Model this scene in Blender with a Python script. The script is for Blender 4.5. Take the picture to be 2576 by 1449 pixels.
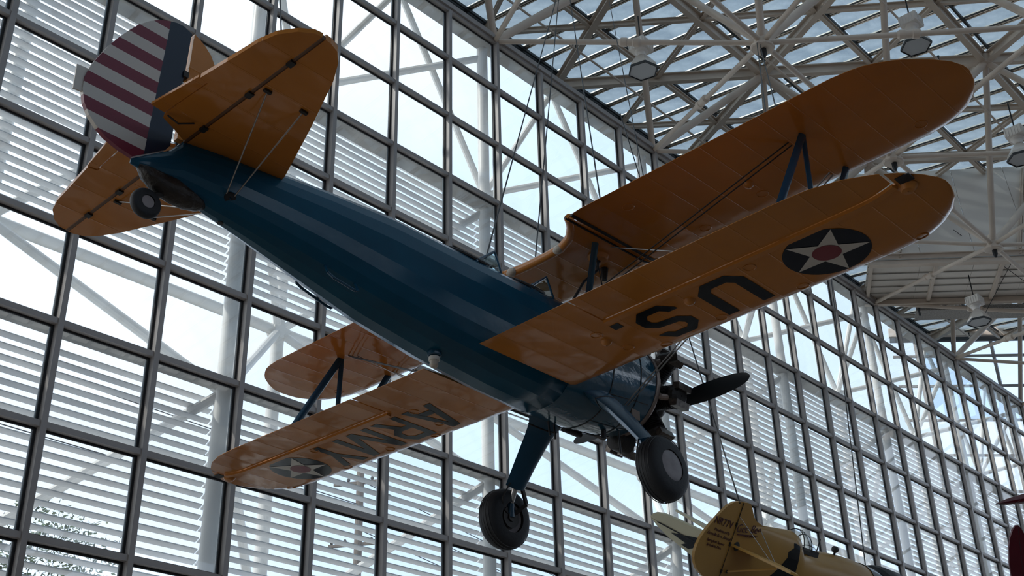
import bpy, math, random
from mathutils import Vector, Matrix
random.seed(7)
scene = bpy.context.scene
for o in list(bpy.data.objects): bpy.data.objects.remove(o)
COL = scene.collection
# ------------------------------------------------------------------ camera (solved from the window grid)
F = 3046.3; CX, CY = 1288.0, 724.5
WM = ((0.67303, 0.33676, 0.6585), (-0.73923, 0.33504, 0.5842), (-0.02389, -0.87996, 0.47444))  # camera (right, down, fwd) -> world
EYE = Vector((0, 0, 1.6))
cam = bpy.data.cameras.new('camera'); cam.sensor_width = 36.0; cam.lens = F / 2576 * 36.0; cam.clip_end = 600
co = bpy.data.objects.new('camera', cam); COL.objects.link(co)
R_ = Matrix([[WM[r][0], -WM[r][1], -WM[r][2]] for r in range(3)])
co.matrix_world = Matrix.Translation(EYE) @ R_.to_4x4(); scene.camera = co
def pix(p):
    d = Vector(p) - EYE
    c = [sum(WM[r][k] * d[r] for r in range(3)) for k in range(3)]
    if c[2] <= .1: return None
    return CX + F * c[0] / c[2], CY + F * c[1] / c[2], c[2]
def ray(x, y):
    c = ((x - CX) / F, (y - CY) / F, 1.0)
    return Vector([sum(WM[r][k] * c[k] for k in range(3)) for r in range(3)])
def atdepth(x, y, d): return EYE + ray(x, y) * d
# ------------------------------------------------------------------ world, sun, exposure
world = bpy.data.worlds.new('sky'); scene.world = world; world.use_nodes = True
wn = world.node_tree.nodes; wl = world.node_tree.links; wn.clear()
wo = wn.new('ShaderNodeOutputWorld'); bg = wn.new('ShaderNodeBackground'); tc = wn.new('ShaderNodeTexCoord')
SUN = Vector((-.62, .42, .66)).normalized()          # towards the sun
dp = wn.new('ShaderNodeVectorMath'); dp.operation = 'DOT_PRODUCT'; dp.inputs[1].default_value = SUN
rm = wn.new('ShaderNodeValToRGB')
rm.color_ramp.elements[0].position = 0.15; rm.color_ramp.elements[0].color = (.55, .69, .88, 1)
rm.color_ramp.elements[1].position = 0.92; rm.color_ramp.elements[1].color = (.97, .985, 1.0, 1)
e_ = rm.color_ramp.elements.new(.62); e_.color = (.84, .905, .985, 1)
nz = wn.new('ShaderNodeTexNoise'); nz.inputs['Scale'].default_value = 2.2; nz.inputs['Detail'].default_value = 5
cr = wn.new('ShaderNodeValToRGB'); cr.color_ramp.elements[0].position = .42; cr.color_ramp.elements[1].position = .7
cr.color_ramp.elements[1].color = (.6, .6, .6, 1)
mx = wn.new('ShaderNodeMixRGB'); mx.inputs[2].default_value = (.95, .97, 1, 1)
bg.inputs['Strength'].default_value = 1.5
wl.new(tc.outputs['Generated'], dp.inputs[0]); wl.new(dp.outputs['Value'], rm.inputs[0]); wl.new(tc.outputs['Generated'], nz.inputs['Vector'])
wl.new(nz.outputs['Fac'], cr.inputs[0]); wl.new(cr.outputs[0], mx.inputs[0]); wl.new(rm.outputs[0], mx.inputs[1])
wl.new(mx.outputs[0], bg.inputs[0]); wl.new(bg.outputs[0], wo.inputs[0])
sl = bpy.data.lights.new('sun', 'SUN'); sl.energy = 2.0; sl.angle = math.radians(1.2); sl.color = (1, .93, .82)
so = bpy.data.objects.new('sun', sl); COL.objects.link(so); so.rotation_euler = (-SUN).to_track_quat('-Z', 'Y').to_euler()
so.location = (0, 30, 60)
vs = scene.view_settings; vs.view_transform = 'Standard'; vs.look = 'None'; vs.gamma = 1; vs.use_curve_mapping = False
vs.exposure = 0.15
# ------------------------------------------------------------------ materials
MATS = {}
def mat(name, col, rough=.5, metal=0, spec=.5, bump=None, noise=None, coat=0):
    m = bpy.data.materials.new(name); m.use_nodes = True; n = m.node_tree.nodes; l = m.node_tree.links
    b = n['Principled BSDF']; b.inputs['Base Color'].default_value = (*col, 1); b.inputs['Roughness'].default_value = rough
    b.inputs['Metallic'].default_value = metal; b.inputs['Specular IOR Level'].default_value = spec
    if coat: b.inputs['Coat Weight'].default_value = coat; b.inputs['Coat Roughness'].default_value = .06
    t = n.new('ShaderNodeTexCoord')
    if noise:
        q = n.new('ShaderNodeTexNoise'); q.inputs['Scale'].default_value = noise[0]; q.inputs['Detail'].default_value = 6
        l.new(t.outputs['Object'], q.inputs['Vector'])
        r = n.new('ShaderNodeMapRange'); r.inputs[1].default_value = .3; r.inputs[2].default_value = .7
        r.inputs[3].default_value = 1 - noise[1]; r.inputs[4].default_value = 1 + noise[1]
        v = n.new('ShaderNodeVectorMath'); v.operation = 'SCALE'; v.inputs[0].default_value = col
        l.new(q.outputs['Fac'], r.inputs[0]); l.new(r.outputs[0], v.inputs['Scale']); l.new(v.outputs[0], b.inputs['Base Color'])
    if bump:
        q = n.new('ShaderNodeTexNoise'); q.inputs['Scale'].default_value = bump[0]; q.inputs['Detail'].default_value = 4
        bp = n.new('ShaderNodeBump'); bp.inputs['Distance'].default_value = bump[1]
        l.new(t.outputs['Object'], q.inputs['Vector']); l.new(q.outputs['Fac'], bp.inputs['Height']); l.new(bp.outputs[0], b.inputs['Normal'])
    MATS[name] = m; return m
def fabric(name, col, axis, pitch, rough=.14):
    """doped fabric: rib tapes across `axis` every `pitch` metres, cloth sagging between the ribs"""
    m = mat(name, col, rough, spec=.35, noise=(1.3, .10)); n = m.node_tree.nodes; l = m.node_tree.links; b = n['Principled BSDF']
    t = n.new('ShaderNodeTexCoord'); sp = n.new('ShaderNodeSeparateXYZ'); l.new(t.outputs['Object'], sp.inputs[0])
    def M(op, a, bb=None):
        q = n.new('ShaderNodeMath'); q.operation = op
        for i, v in enumerate((a, bb)):
            if v is None: continue
            if isinstance(v, (int, float)): q.inputs[i].default_value = v
            else: l.new(v, q.inputs[i])
        return q.outputs[0]
    fr = M('FRACT', M('DIVIDE', sp.outputs[axis], pitch)); d = M('ABSOLUTE', M('SUBTRACT', fr, .5))
    mr = n.new('ShaderNodeMapRange'); mr.interpolation_type = 'SMOOTHSTEP'; mr.inputs[1].default_value = .474; mr.inputs[2].default_value = .486
    l.new(d, mr.inputs[0])
    sag = M('MULTIPLY', M('MULTIPLY', d, d), 2.2)
    nz_ = n.new('ShaderNodeTexNoise'); nz_.inputs['Scale'].default_value = 2.3; nz_.inputs['Detail'].default_value = 2; l.new(t.outputs['Object'], nz_.inputs['Vector'])
    hgt = M('ADD', M('ADD', M('MULTIPLY', mr.outputs[0], .45), sag), M('MULTIPLY', nz_.outputs['Fac'], 4.0))
    bp = n.new('ShaderNodeBump'); bp.inputs['Distance'].default_value = .006; bp.inputs['Strength'].default_value = .8
    l.new(hgt, bp.inputs['Height']); l.new(bp.outputs[0], b.inputs['Normal'])
    return m
ORANGE = (.52, .20, .036)
wing_m = fabric('wing_fabric', ORANGE, 1, .33)
tail_m = fabric('tail_fabric', ORANGE, 1, .40)
fin_m = fabric('fin_fabric', ORANGE, 2, .36)
orange_m = mat('orange_paint', ORANGE, .25)
blue_m = mat('blue_dope', (.003, .072, .135), .2, spec=.32, bump=(3.0, .004), noise=(2, .12))
cowl_m = mat('blue_cowl_metal', (.010, .075, .13), .14, coat=1.0, bump=(3.5, .03))
strut_m = mat('blue_strut', (.006, .06, .12), .22)
hinge_m = mat('hinge_gap', (.10, .04, .012), .5)
rubber_m = mat('tyre_rubber', (.016, .020, .026), .62, bump=(30, .004))
hub_m = mat('wheel_disc', (.30, .285, .30), .4, noise=(9, .15))
alu_m = mat('bright_metal', (.55, .53, .5), .25, metal=1)
dkmetal_m = mat('engine_metal', (.025, .023, .022), .45, metal=.3, bump=(40, .004))
exh_m = mat('exhaust_metal', (.30, .24, .21), .45, metal=.7, noise=(8, .3))
rock_m = mat('rocker_metal', (.17, .15, .135), .35, metal=.8, noise=(20, .4))
wire_m = mat('steel_wire', (.35, .34, .33), .35, metal=.9)
cable_m = mat('dark_cable', (.012, .013, .016), .5)
prop_m = mat('propeller_paint', (.018, .024, .03), .33)
black_m = mat('black_marking', (.010, .012, .014), .14, spec=.3)
navy_m = mat('navy_marking', (.007, .010, .020), .14, spec=.3)
white_m = mat('white_marking', (.66, .63, .58), .35)
red_m = mat('red_marking', (.22, .018, .03), .35)
leather_m = mat('leather_boot', (.022, .018, .016), .45, bump=(14, .03), noise=(6, .5))
brown_m = mat('brown_plate', (.14, .09, .06), .4)
amber_m = mat('lamp_housing', (.5, .45, .38), .4)
mull_m = mat('mullion_paint', (.37, .345, .335), .38, noise=(3, .06))
bead_m = mat('sky_tinted_bead', (.58, .62, .64), .3)  # bead colour painted pale blue to imitate sky reflected along the mullion edges
gask_m = mat('black_gasket', (.012, .013, .016), .5)
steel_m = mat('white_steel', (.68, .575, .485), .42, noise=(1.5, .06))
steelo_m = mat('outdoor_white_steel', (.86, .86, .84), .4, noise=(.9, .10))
slat_m = mat('louvre_paint', (.90, .91, .92), .35, noise=(1.2, .06))
purl_m = mat('purlin_aluminium', (.90, .80, .70), .28, metal=1)
dark_m = mat('dark_gutter', (.035, .04, .045), .5)
panel_m = mat('bulkhead_panel', (.80, .74, .68), .6, noise=(.5, .05))
soff_m = mat('outdoor_soffit', (.40, .385, .36), .6, noise=(1.5, .35))
floor_m = mat('floor_concrete', (.15, .125, .105), .5, noise=(.8, .1))
ground_m = mat('outdoor_ground', (.13, .13, .11), .9, noise=(.2, .2))
bwall_m = mat('interior_wall', (.62, .58, .54), .7)
lampm = mat('lamp_housing_paint', (.80, .75, .70), .4)
refl_m = mat('lamp_reflector', (.78, .72, .66), .25, metal=.4)
lens_m = mat('lamp_lens', (.50, .52, .54), .3)
mesh_m = mat('perforated_metal', (.34, .31, .28), .5, metal=.5, bump=(60, .03), noise=(55, .55))
yellow_m = mat('racer_yellow', (.43, .24, .06), .28, noise=(1.5, .08))
yellow2_m = mat('racer_yellow_edge', (.62, .36, .09), .3)
cream_m = mat('cream_wing', (.60, .56, .40), .4, noise=(2, .05))
maroon_m = mat('maroon_lettering', (.06, .008, .02), .4)
dkred_m = fabric('red_fabric', (.10, .009, .018), 0, .4)
pale_m = mat('pale_underside', (.42, .33, .32), .4)
leaf_m = mat('leaf_green', (.045, .085, .025), .6, noise=(2, .5))
wood_m = mat('pole_wood', (.18, .15, .13), .8)
pad_m = mat('cockpit_padding', (.02, .018, .018), .5)
def glass(name, tint, refl=.06, rough=.0, milky=0.0, mcol=(1, 1, 1)):
    m = bpy.data.materials.new(name); m.use_nodes = True; n = m.node_tree.nodes; l = m.node_tree.links; n.clear()
    o = n.new('ShaderNodeOutputMaterial'); t = n.new('ShaderNodeBsdfTransparent'); g = n.new('ShaderNodeBsdfGlossy'); x = n.new('ShaderNodeMixShader')
    t.inputs[0].default_value = (*tint, 1); g.inputs['Roughness'].default_value = rough
    lw = n.new('ShaderNodeLayerWeight'); pw = n.new('ShaderNodeMath'); pw.operation = 'POWER'; pw.inputs[1].default_value = 5
    mm = n.new('ShaderNodeMapRange'); mm.inputs[3].default_value = refl; mm.inputs[4].default_value = .7
    l.new(lw.outputs['Facing'], pw.inputs[0]); l.new(pw.outputs[0], mm.inputs[0]); l.new(mm.outputs[0], x.inputs[0])
    src = t
    if milky:
        d = n.new('ShaderNodeBsdfTranslucent'); d.inputs[0].default_value = (*mcol, 1)
        nz_ = n.new('ShaderNodeTexNoise'); nz_.inputs['Scale'].default_value = 1.6; nz_.inputs['Detail'].default_value = 5
        tcn = n.new('ShaderNodeTexCoord'); l.new(tcn.outputs['Object'], nz_.inputs['Vector'])
        mr = n.new('ShaderNodeMapRange'); mr.inputs[1].default_value = .3; mr.inputs[2].default_value = .75
        mr.inputs[3].default_value = milky * .4; mr.inputs[4].default_value = milky * 1.6; l.new(nz_.outputs['Fac'], mr.inputs[0])
        y = n.new('ShaderNodeMixShader'); l.new(mr.outputs[0], y.inputs[0]); l.new(t.outputs[0], y.inputs[1]); l.new(d.outputs[0], y.inputs[2]); src = y
    l.new(src.outputs[0], x.inputs[1]); l.new(g.outputs[0], x.inputs[2]); l.new(x.outputs[0], o.inputs[0])
    return m
pane_m = glass('clear_pane', (.95, .98, 1.0), .05, milky=.05, mcol=(.9, .95, 1))
roof_m = glass('tinted_roof_glass', (.41, .46, .49), .07, milky=.30, mcol=(.64, .71, .75))
sidewin_m = glass('side_window_glass', (.30, .33, .36), .05)
endp_m = glass('end_wall_pane', (.86, .94, 1.0), .05)
wsh_m = glass('windscreen_perspex', (.72, .84, .86), .08)
can_m = glass('canopy_perspex', (.86, .9, .92), .12)
# rudder: thirteen stripes behind a blue leading band (flat paint)
def rudder_mat():
    m = mat('rudder_stripes', (1, 1, 1), .3); n = m.node_tree.nodes; l = m.node_tree.links; b = n['Principled BSDF']
    t = n.new('ShaderNodeTexCoord'); sp = n.new('ShaderNodeSeparateXYZ'); l.new(t.outputs['Object'], sp.inputs[0])
    def M(op, a, bb=None):
        q = n.new('ShaderNodeMath'); q.operation = op
        for i, v in enumerate((a, bb)):
            if v is None: continue
            if isinstance(v, (int, float)): q.inputs[i].default_value = v
            else: l.new(v, q.inputs[i])
        return q.outputs[0]
    k = M('FRACT', M('DIVIDE', M('ADD', sp.outputs[2], .09), .2415)); st = M('LESS_THAN', k, .5)
    mxa = n.new('ShaderNodeMixRGB'); mxa.inputs[1].default_value = (.62, .59, .55, 1); mxa.inputs[2].default_value = (.19, .022, .05, 1); l.new(st, mxa.inputs[0])
    bl = M('GREATER_THAN', sp.outputs[0], -6.84)
    mxb = n.new('ShaderNodeMixRGB'); mxb.inputs[2].default_value = (.008, .022, .05, 1); l.new(bl, mxb.inputs[0]); l.new(mxa.outputs[0], mxb.inputs[1])
    l.new(mxb.outputs[0], b.inputs['Base Color']); return m
rud_m = rudder_mat()
# ------------------------------------------------------------------ mesh helpers
def link(o, parent=None):
    COL.objects.link(o)
    if parent is not None: o.parent = parent
    return o
class MB:
    def __init__(s): s.v = []; s.f = []
    def add(s, v, f):
        k = len(s.v); s.v += [tuple(p) for p in v]; s.f += [tuple(i + k for i in q) for q in f]; return s
    def box(s, c, d):
        x, y, z = c; a, b, e = d[0] / 2, d[1] / 2, d[2] / 2
        v = [(x + i * a, y + j * b, z + k * e) for i in (-1, 1) for j in (-1, 1) for k in (-1, 1)]
        return s.add(v, [(0, 1, 3, 2), (4, 6, 7, 5), (0, 4, 5, 1), (2, 3, 7, 6), (0, 2, 6, 4), (1, 5, 7, 3)])
    def bar(s, p0, p1, w, h, up=(0, 0, 1)):
        p0 = Vector(p0); p1 = Vector(p1); d = (p1 - p0).normalized(); u = Vector(up); r = d.cross(u)
        if r.length < 1e-5: r = d.cross(Vector((1, 0, 0)))
        r.normalize(); u = r.cross(d)
        v = [p + r * (i * w / 2) + u * (j * h / 2) for p in (p0, p1) for i, j in ((-1, -1), (1, -1), (1, 1), (-1, 1))]
        return s.add(v, [(3, 2, 1, 0), (4, 5, 6, 7), (0, 1, 5, 4), (1, 2, 6, 5), (2, 3, 7, 6), (3, 0, 4, 7)])
    def ibeam(s, p0, p1, w, h, t=.018, up=(0, 0, 1)):
        p0 = Vector(p0); p1 = Vector(p1); u = Vector(up).normalized()
        s.bar(p0, p1, t, h, up); s.bar(p0 + u * (h / 2), p1 + u * (h / 2), w, t, up); return s.bar(p0 - u * (h / 2), p1 - u * (h / 2), w, t, up)
    def tube(s, p0, p1, r0, r1=None, n=10, cap=True):
        r1 = r0 if r1 is None else r1; p0 = Vector(p0); p1 = Vector(p1); d = (p1 - p0)
        if d.length < 1e-7: return s
        d.normalize(); a = d.orthogonal().normalized(); b = d.cross(a); v = []
        for p, r in ((p0, r0), (p1, r1)):
            for k in range(n):
                t = 2 * math.pi * k / n; v.append(p + a * (r * math.cos(t)) + b * (r * math.sin(t)))
        f = [(k, (k + 1) % n, n + (k + 1) % n, n + k) for k in range(n)]
        if cap: f += [tuple(range(n - 1, -1, -1)), tuple(range(n, 2 * n))]
        return s.add(v, f)
    def path(s, pts, r, n=8):
        for a, b in zip(pts[:-1], pts[1:]): s.tube(a, b, r, n=n)
        return s
    def lathe(s, prof, o, ax, n=24, cap=False):
        o = Vector(o); ax = Vector(ax).normalized(); a = ax.orthogonal().normalized(); b = ax.cross(a); v = []
        for h, r in prof:
            for k in range(n):
                t = 2 * math.pi * k / n; v.append(o + ax * h + a * (r * math.cos(t)) + b * (r * math.sin(t)))
        m = len(prof); f = []
        for i in range(m - 1):
            for k in range(n): f.append((i * n + k, i * n + (k + 1) % n, (i + 1) * n + (k + 1) % n, (i + 1) * n + k))
        if cap: f += [tuple(range(n - 1, -1, -1)), tuple(range((m - 1) * n, m * n))]
        return s.add(v, f)
    def loft(s, secs, cap=True, closed=True):
        n = len(secs[0]); v = [p for q in secs for p in q]; f = []
        for i in range(len(secs) - 1):
            for k in range(n if closed else n - 1): f.append((i * n + k, i * n + (k + 1) % n, (i + 1) * n + (k + 1) % n, (i + 1) * n + k))
        if cap: f += [tuple(range(n - 1, -1, -1)), tuple(range((len(secs) - 1) * n, len(secs) * n))]
        return s.add(v, f)
    def prism(s, poly, off):
        """poly: list of 3d points, extruded by vector off"""
        o = Vector(off); n = len(poly); v = [Vector(p) for p in poly] + [Vector(p) + o for p in poly]
        return s.add(v, [tuple(range(n - 1, -1, -1)), tuple(range(n, 2 * n))] + [(k, (k + 1) % n, n + (k + 1) % n, n + k) for k in range(n)])
    def mesh(s, name, m):
        me = bpy.data.meshes.new(name); me.from_pydata(s.v, [], s.f); me.update()
        import bmesh as bm_
        b = bm_.new(); b.from_mesh(me); bm_.ops.recalc_face_normals(b, faces=b.faces); b.to_mesh(me); b.free()
        if m: me.materials.append(m)
        return me
    def build(s, name, m, parent=None, smooth=False, angle=35, **kw):
        me = s.mesh(name, m); o = bpy.data.objects.new(name, me); link(o, parent)
        if smooth:
            for p in me.polygons: p.use_smooth = True
            try: me.set_sharp_from_angle(angle=math.radians(angle))
            except Exception: pass
        for k, v in kw.items(): o[k] = v
        return o
def empty(name, loc=(0, 0, 0), **kw):
    o = bpy.data.objects.new(name, None); link(o); o.location = loc; o.empty_display_size = .2
    for k, v in kw.items(): o[k] = v
    return o
def share(src, loc, parent=None):
    c = src.copy(); COL.objects.link(c); c.parent = parent; c.location = loc; return c
# ------------------------------------------------------------------ building grid
CW = 1.524                        # one glazing module
ASP = .99509
G0 = (4.59215 * CW, 9.54768 * CW, 1.6 + 5.05154 * CW)      # grid crossing (0,0) on the glazed wall
ZT = 1.6 + 11.8878 * CW                                    # wall head
def G(i, n=0.0, j=0.0): return Vector((G0[0] + i * CW, G0[1] - n * CW, G0[2] + j * ASP * CW))
def Z(i, n, dz): return Vector((G0[0] + i * CW, G0[1] - n * CW, ZT + dz * CW))   # dz modules above the wall head
SL = .12
def roofdz(n, c=2.6): return c - SL * n
def inframe(p, m=60):
    q = pix(p); return q is not None and -m < q[0] < 2576 + m and -m < q[1] < 1449 + m
ZFLOOR = 0.0
# ------------------------------------------------------------------ room shell
f = MB().box((32, -5, -.1), (120, 44, .2)).build('floor', floor_m, kind='structure')
f = MB().box((32, -26, 4), (120, .3, 8)).build('wall_right', bwall_m, kind='structure')
f = MB().box((32, -26, 12), (120, .02, 8)).build('window_1', sidewin_m, kind='structure')
for k in range(30): MB().box((-26 + k * 4, -26, 12), (.12, .2, 8)).build('mullion', mull_m, f)
f = MB().box((-22, -6, 12), (.3, 42, 24)).build('wall_back', bwall_m, kind='structure')
# ---- ground outside
f = MB().box((30, 120, -.25), (420, 210, .2)).build('ground', ground_m, kind='structure')
# ---- glazed wall
wall = empty('wall_left', G(0), kind='structure', label='tall glazed curtain wall with grey mullions', category='wall')
def place(o, parent): o.matrix_parent_inverse = Matrix.Translation(-parent.location); return o
def wpart(mb, name, m, **kw):
    o = mb.build(name, m, **kw); o.parent = wall; o.matrix_parent_inverse = Matrix.Translation(-wall.location); return o
I0, I1 = -3, 31
JT = 6.87
ROWS = [-6, -5, -4, -3, -2, -1, 0, 1, 2, 3, 4, 5, 6, JT]
zb = ZFLOOR; MW = .085; MD = .15
ztop = G(0, 0, JT).z
mb = MB().box((0, MD / 2, (zb + ztop) / 2), (MW, MD, ztop - zb)); mull = mb.mesh('mullion', mull_m)
mb = MB().box((0, MD - .028, (zb + ztop) / 2), (MW + .075, .022, ztop - zb)); gask = mb.mesh('gasket', gask_m)
mb = MB().box((0, MD - .010, (zb + ztop) / 2), (MW + .11, .012, ztop - zb)); gbar = mb.mesh('sky_tinted_bead', bead_m)
for i in range(I0, I1 + 1):
    for nm, me in (('mullion', mull), ('gasket', gask), ('sky_tinted_bead', gbar)):
        o = bpy.data.objects.new(nm, me); link(o, wall); o.location = G(i) * 1 - wall.location; o.location.z = -wall.location.z
L = (I1 - I0) * CW; xm = (G(I0).x + G(I1).x) / 2
for j in ROWS:
    z = G(0, 0, j).z; top = j == JT
    h = .085
    wpart(MB().box((xm, G0[1] + MD / 2 + .012, z), (L, MD - .02, h)), 'transom', mull_m)
    wpart(MB().box((xm, G0[1] + MD - .028, z), (L, .02, h + .07)), 'transom_gasket', gask_m)
wpart(MB().box((xm, G0[1] + .10, ztop + .10), (L, .26, .13)), 'head_rail', mull_m)
wpart(MB().box((xm, G0[1] + .16, ztop + .22), (L, .12, .12)), 'head_flashing', dark_m)
me_p = {}
panes = []
for i in range(I0, I1):
    for a, b in zip(ROWS[:-1], ROWS[1:]):
        c = G(i + .5, 0, (a + b) / 2); panes.append((0 if inframe(c, 40) else 1, c.length, i, a, b))
panes.sort(); stuff = MB()
for k, (vis, d, i, a, b) in enumerate(panes):
    z0, z1 = G(0, 0, a).z, G(0, 0, b).z
    if k < 300:
        key = round(b - a, 3)
        if key not in me_p: me_p[key] = MB().box((0, 0, 0), (CW - .03, .012, z1 - z0 - .03)).mesh('pane', pane_m)
        o = bpy.data.objects.new('pane', me_p[key]); link(o, wall)
        o.location = Vector((G(i + .5).x, G0[1] + MD - .03, (z0 + z1) / 2)) - wall.location
    else: stuff.box((G(i + .5).x, G0[1] + MD - .03, (z0 + z1) / 2), (CW - .03, .012, z1 - z0 - .03))
if stuff.v: wpart(stuff, 'outer_panes', pane_m, kind='stuff')
# soffit from wall head out to the eave
wpart(MB().add([Z(I0, -.1, .08), Z(I1, -.1, .08), Z(I1, -2.3, 2.5), Z(I0, -2.3, 2.5)], [(0, 1, 2, 3)]), 'eave_soffit', soff_m)
# outdoor ledges along the wall
for j, dep in ((JT, .36), (4, .42), (0, .42), (-4, .42)):
    z = G(0, 0, j).z + .04
    wpart(MB().box((xm, G0[1] + .2 + dep / 2, z + .05), (L, dep, .08)), 'ledge', soff_m)
# ---- outdoor steel frame
frame = empty('outdoor_steel_frame', G(2, -.3, -6), label='white tubular steel frame standing outside the glazed wall', category='steel frame')
def fpart(mb, name, m, smooth=True, **kw):
    o = mb.build(name, m, smooth=smooth, **kw); o.parent = frame; o.matrix_parent_inverse = Matrix.Translation(-frame.location); return o
def og(z): p = Vector(z); p.z = 0; return p
for i in range(-2, 32, 4):
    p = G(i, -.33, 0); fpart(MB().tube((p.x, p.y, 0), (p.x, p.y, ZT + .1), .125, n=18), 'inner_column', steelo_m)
for i in range(-4, 36, 4):
    p = G(i, -2.2, 0); fpart(MB().tube((p.x, p.y, 0), G(i, -2.2, 6.05), .13, n=18), 'outer_column', steelo_m)
    for j in (2.07, 6.05, -1.9):
        q = G(i, -2.2, j); fpart(MB().lathe([(-.16, .1), (-.14, .19), (.14, .19), (.16, .1)], q, (0, 1, 0), n=12, cap=True), 'node', steelo_m)
        if i < 32 and j != 6.05: fpart(MB().tube(q, G(i + 4, -2.2, j), .115, n=12), 'outer_rail', steelo_m)
    for di in (-2, 2):
        if not -3 < i + di < 31: continue
        for jo, ji in ((2.07, 0), (2.07, 4), (6.05, 4), (6.05, 6.75), (-1.9, 0), (-1.9, -4)):
            fpart(MB().tube(G(i, -2.2, jo), G(i + di, -.33, ji), .085, n=10), 'brace', steelo_m)
        fpart(MB().tube(G(i, -2.2, 6.05), Z(i + di, -2.25, 2.45), .09, n=10), 'brace', steelo_m)
# ---- sun louvres
PITCH = .172
lv = MB().bar((0, 0, 0), (4 * CW - .03, 0, 0), .100, .024, up=(0, .42, .9)).mesh('slat', slat_m)
for nm, ja, jb, lab in (('sun_louvre', 1.32, 4.20, 'upper bank of pale horizontal sun louvres outside the glazed wall'),
                        ('sun_louvre', -3.9, .06, 'lower bank of pale horizontal sun louvres outside the glazed wall')):
    root = empty(nm, G(0, -.52, ja), label=lab, category='louvre', group='sun louvres')
    z = G(0, 0, ja).z; k = 0
    while z < G(0, 0, jb).z:
        for b in range(-2, 26, 4):
            o = bpy.data.objects.new('slat', lv); link(o, root); o.location = Vector((G(b).x + .015, G(0, -.52).y, z)) - root.location
        z += PITCH; k += 1
# ------------------------------------------------------------------ roof
ceil = empty('ceiling', Z(0, 0, 2.6), kind='structure', label='sloping glazed roof on a white tubular space frame', category='roof')
def cpart(mb, name, m, smooth=False, **kw):
    o = mb.build(name, m, smooth=smooth, **kw); o.parent = ceil; o.matrix_parent_inverse = Matrix.Translation(-ceil.location); return o
RP = 3.32; N0 = 1.19; NE = -2.13
UPN = Vector((0, -SL, 1)).normalized()
def TOP(i, n): return Z(i, n, 2.34 - SL * n)
def BOT(i, n): return Z(i, n, -.02 - SL * n)
NMAX = N0 + 4 * RP
def rlim(n): return 26 + (n + 2.13) * .577          # the roof stops along a skew line
def roofcut(i, n): return i <= rlim(n) + .05
# purlins: pairs of bright rails with dark edges
def purl(i):
    # runs in n; trimmed where the roof stops
    n1 = NMAX + .5; n0 = NE if i <= 26 else NE + (i - 26) / .577
    if n0 >= n1: return
    a, b = Z(i, n0, roofdz(n0)), Z(i, n1, roofdz(n1))
    m_ = MB(); sx = Vector((.036, 0, 0))
    m_.bar(a + sx, b + sx, .046, .09, UPN).bar(a - sx, b - sx, .046, .09, UPN)
    o = cpart(m_, 'purlin', purl_m)
    d = Vector((.074, 0, .03)); g_ = MB().bar(a + d, b + d, .022, .04, UPN).bar(a - d, b - d, .022, .04, UPN).bar(a + Vector((0, 0, .02)), b + Vector((0, 0, .02)), .03, .03, UPN)
    cpart(g_, 'purlin_gasket', gask_m)
i = -6.0
while i < 34: purl(i); i += .5
# roof panes
gl = []
rows = [NE + k * RP / 2 for k in range(0, 11)]
i = -6.0
while i < 34:
    for a, b in zip(rows[:-1], rows[1:]):
        if not roofcut(i + .4, (a + b) / 2): continue
        c = Z(i + .25, (a + b) / 2, roofdz((a + b) / 2) + .06); gl.append((0 if inframe(c, 80) else 1, (c - EYE).length, i, a, b))
    i += .5
gl.sort(); stuff = MB(); pm = None
dn = (rows[1] - rows[0]) * CW; sl_len = dn * math.hypot(1, SL)
pm = MB().box((0, 0, 0), (.5 * CW - .05, sl_len - .015, .012)).mesh('roof_pane', roof_m)
ang = -math.atan(SL) * -1
for k, (v, d, i, a, b) in enumerate(gl):
    c = Z(i + .25, (a + b) / 2, roofdz((a + b) / 2)) + Vector((0, 0, .05))
    if k < 300:
        o = bpy.data.objects.new('roof_pane', pm); link(o, ceil); o.location = c - ceil.location; o.rotation_euler = (math.atan(SL), 0, 0)
    else:
        h_ = .5 * CW / 2 - .025; na, nb = (a + .004), (b - .004)
        p0, p1 = Z(i + .25, na, roofdz(na)) + Vector((0, 0, .05)), Z(i + .25, nb, roofdz(nb)) + Vector((0, 0, .05))
        stuff.bar(p0, p1, 2 * h_, .012, UPN)
cpart(stuff, 'outer_roof_panes', roof_m, kind='stuff')
# solid roof decks beyond the glazed bays
nA = NMAX + .5; yA = Z(0, nA, 0).y; zA = Z(0, nA, roofdz(nA)).z
cpart(MB().add([(-22, yA, zA), (92, yA, zA), (92, -26, zA - 1), (-22, -26, zA - 1), (-22, yA, zA + .3), (92, yA, zA + .3), (92, -26, zA - .7), (-22, -26, zA - .7)], [(0, 1, 2, 3), (7, 6, 5, 4), (0, 4, 5, 1), (2, 6, 7, 3), (1, 5, 6, 2), (0, 3, 7, 4)]), 'roof_deck', bwall_m)
cpart(MB().bar(Z(-6.1, NE, roofdz(NE) + .1), Z(-6.1, nA, roofdz(nA) + .1), .3, .3, UPN).add([Z(-6, NE - 2.5, roofdz(NE) + .1), Z(-6, nA, roofdz(nA) + .1), (-22, yA, zA), (-22, Z(0, NE - 2.5, 0).y, Z(0, NE, roofdz(NE)).z)], [(0, 1, 2, 3)]), 'roof_deck', bwall_m)
# eave gutter
cpart(MB().bar(Z(-6, NE - .05, roofdz(NE) - .06), Z(26, NE - .05, roofdz(NE) - .06), .30, .30, UPN), 'gutter', dark_m)
cpart(MB().bar(Z(-6, NE - .25, roofdz(NE) + .0), Z(27, NE - .25, roofdz(NE) + .0), .3, .5, UPN), 'eave_beam', soff_m)
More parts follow.
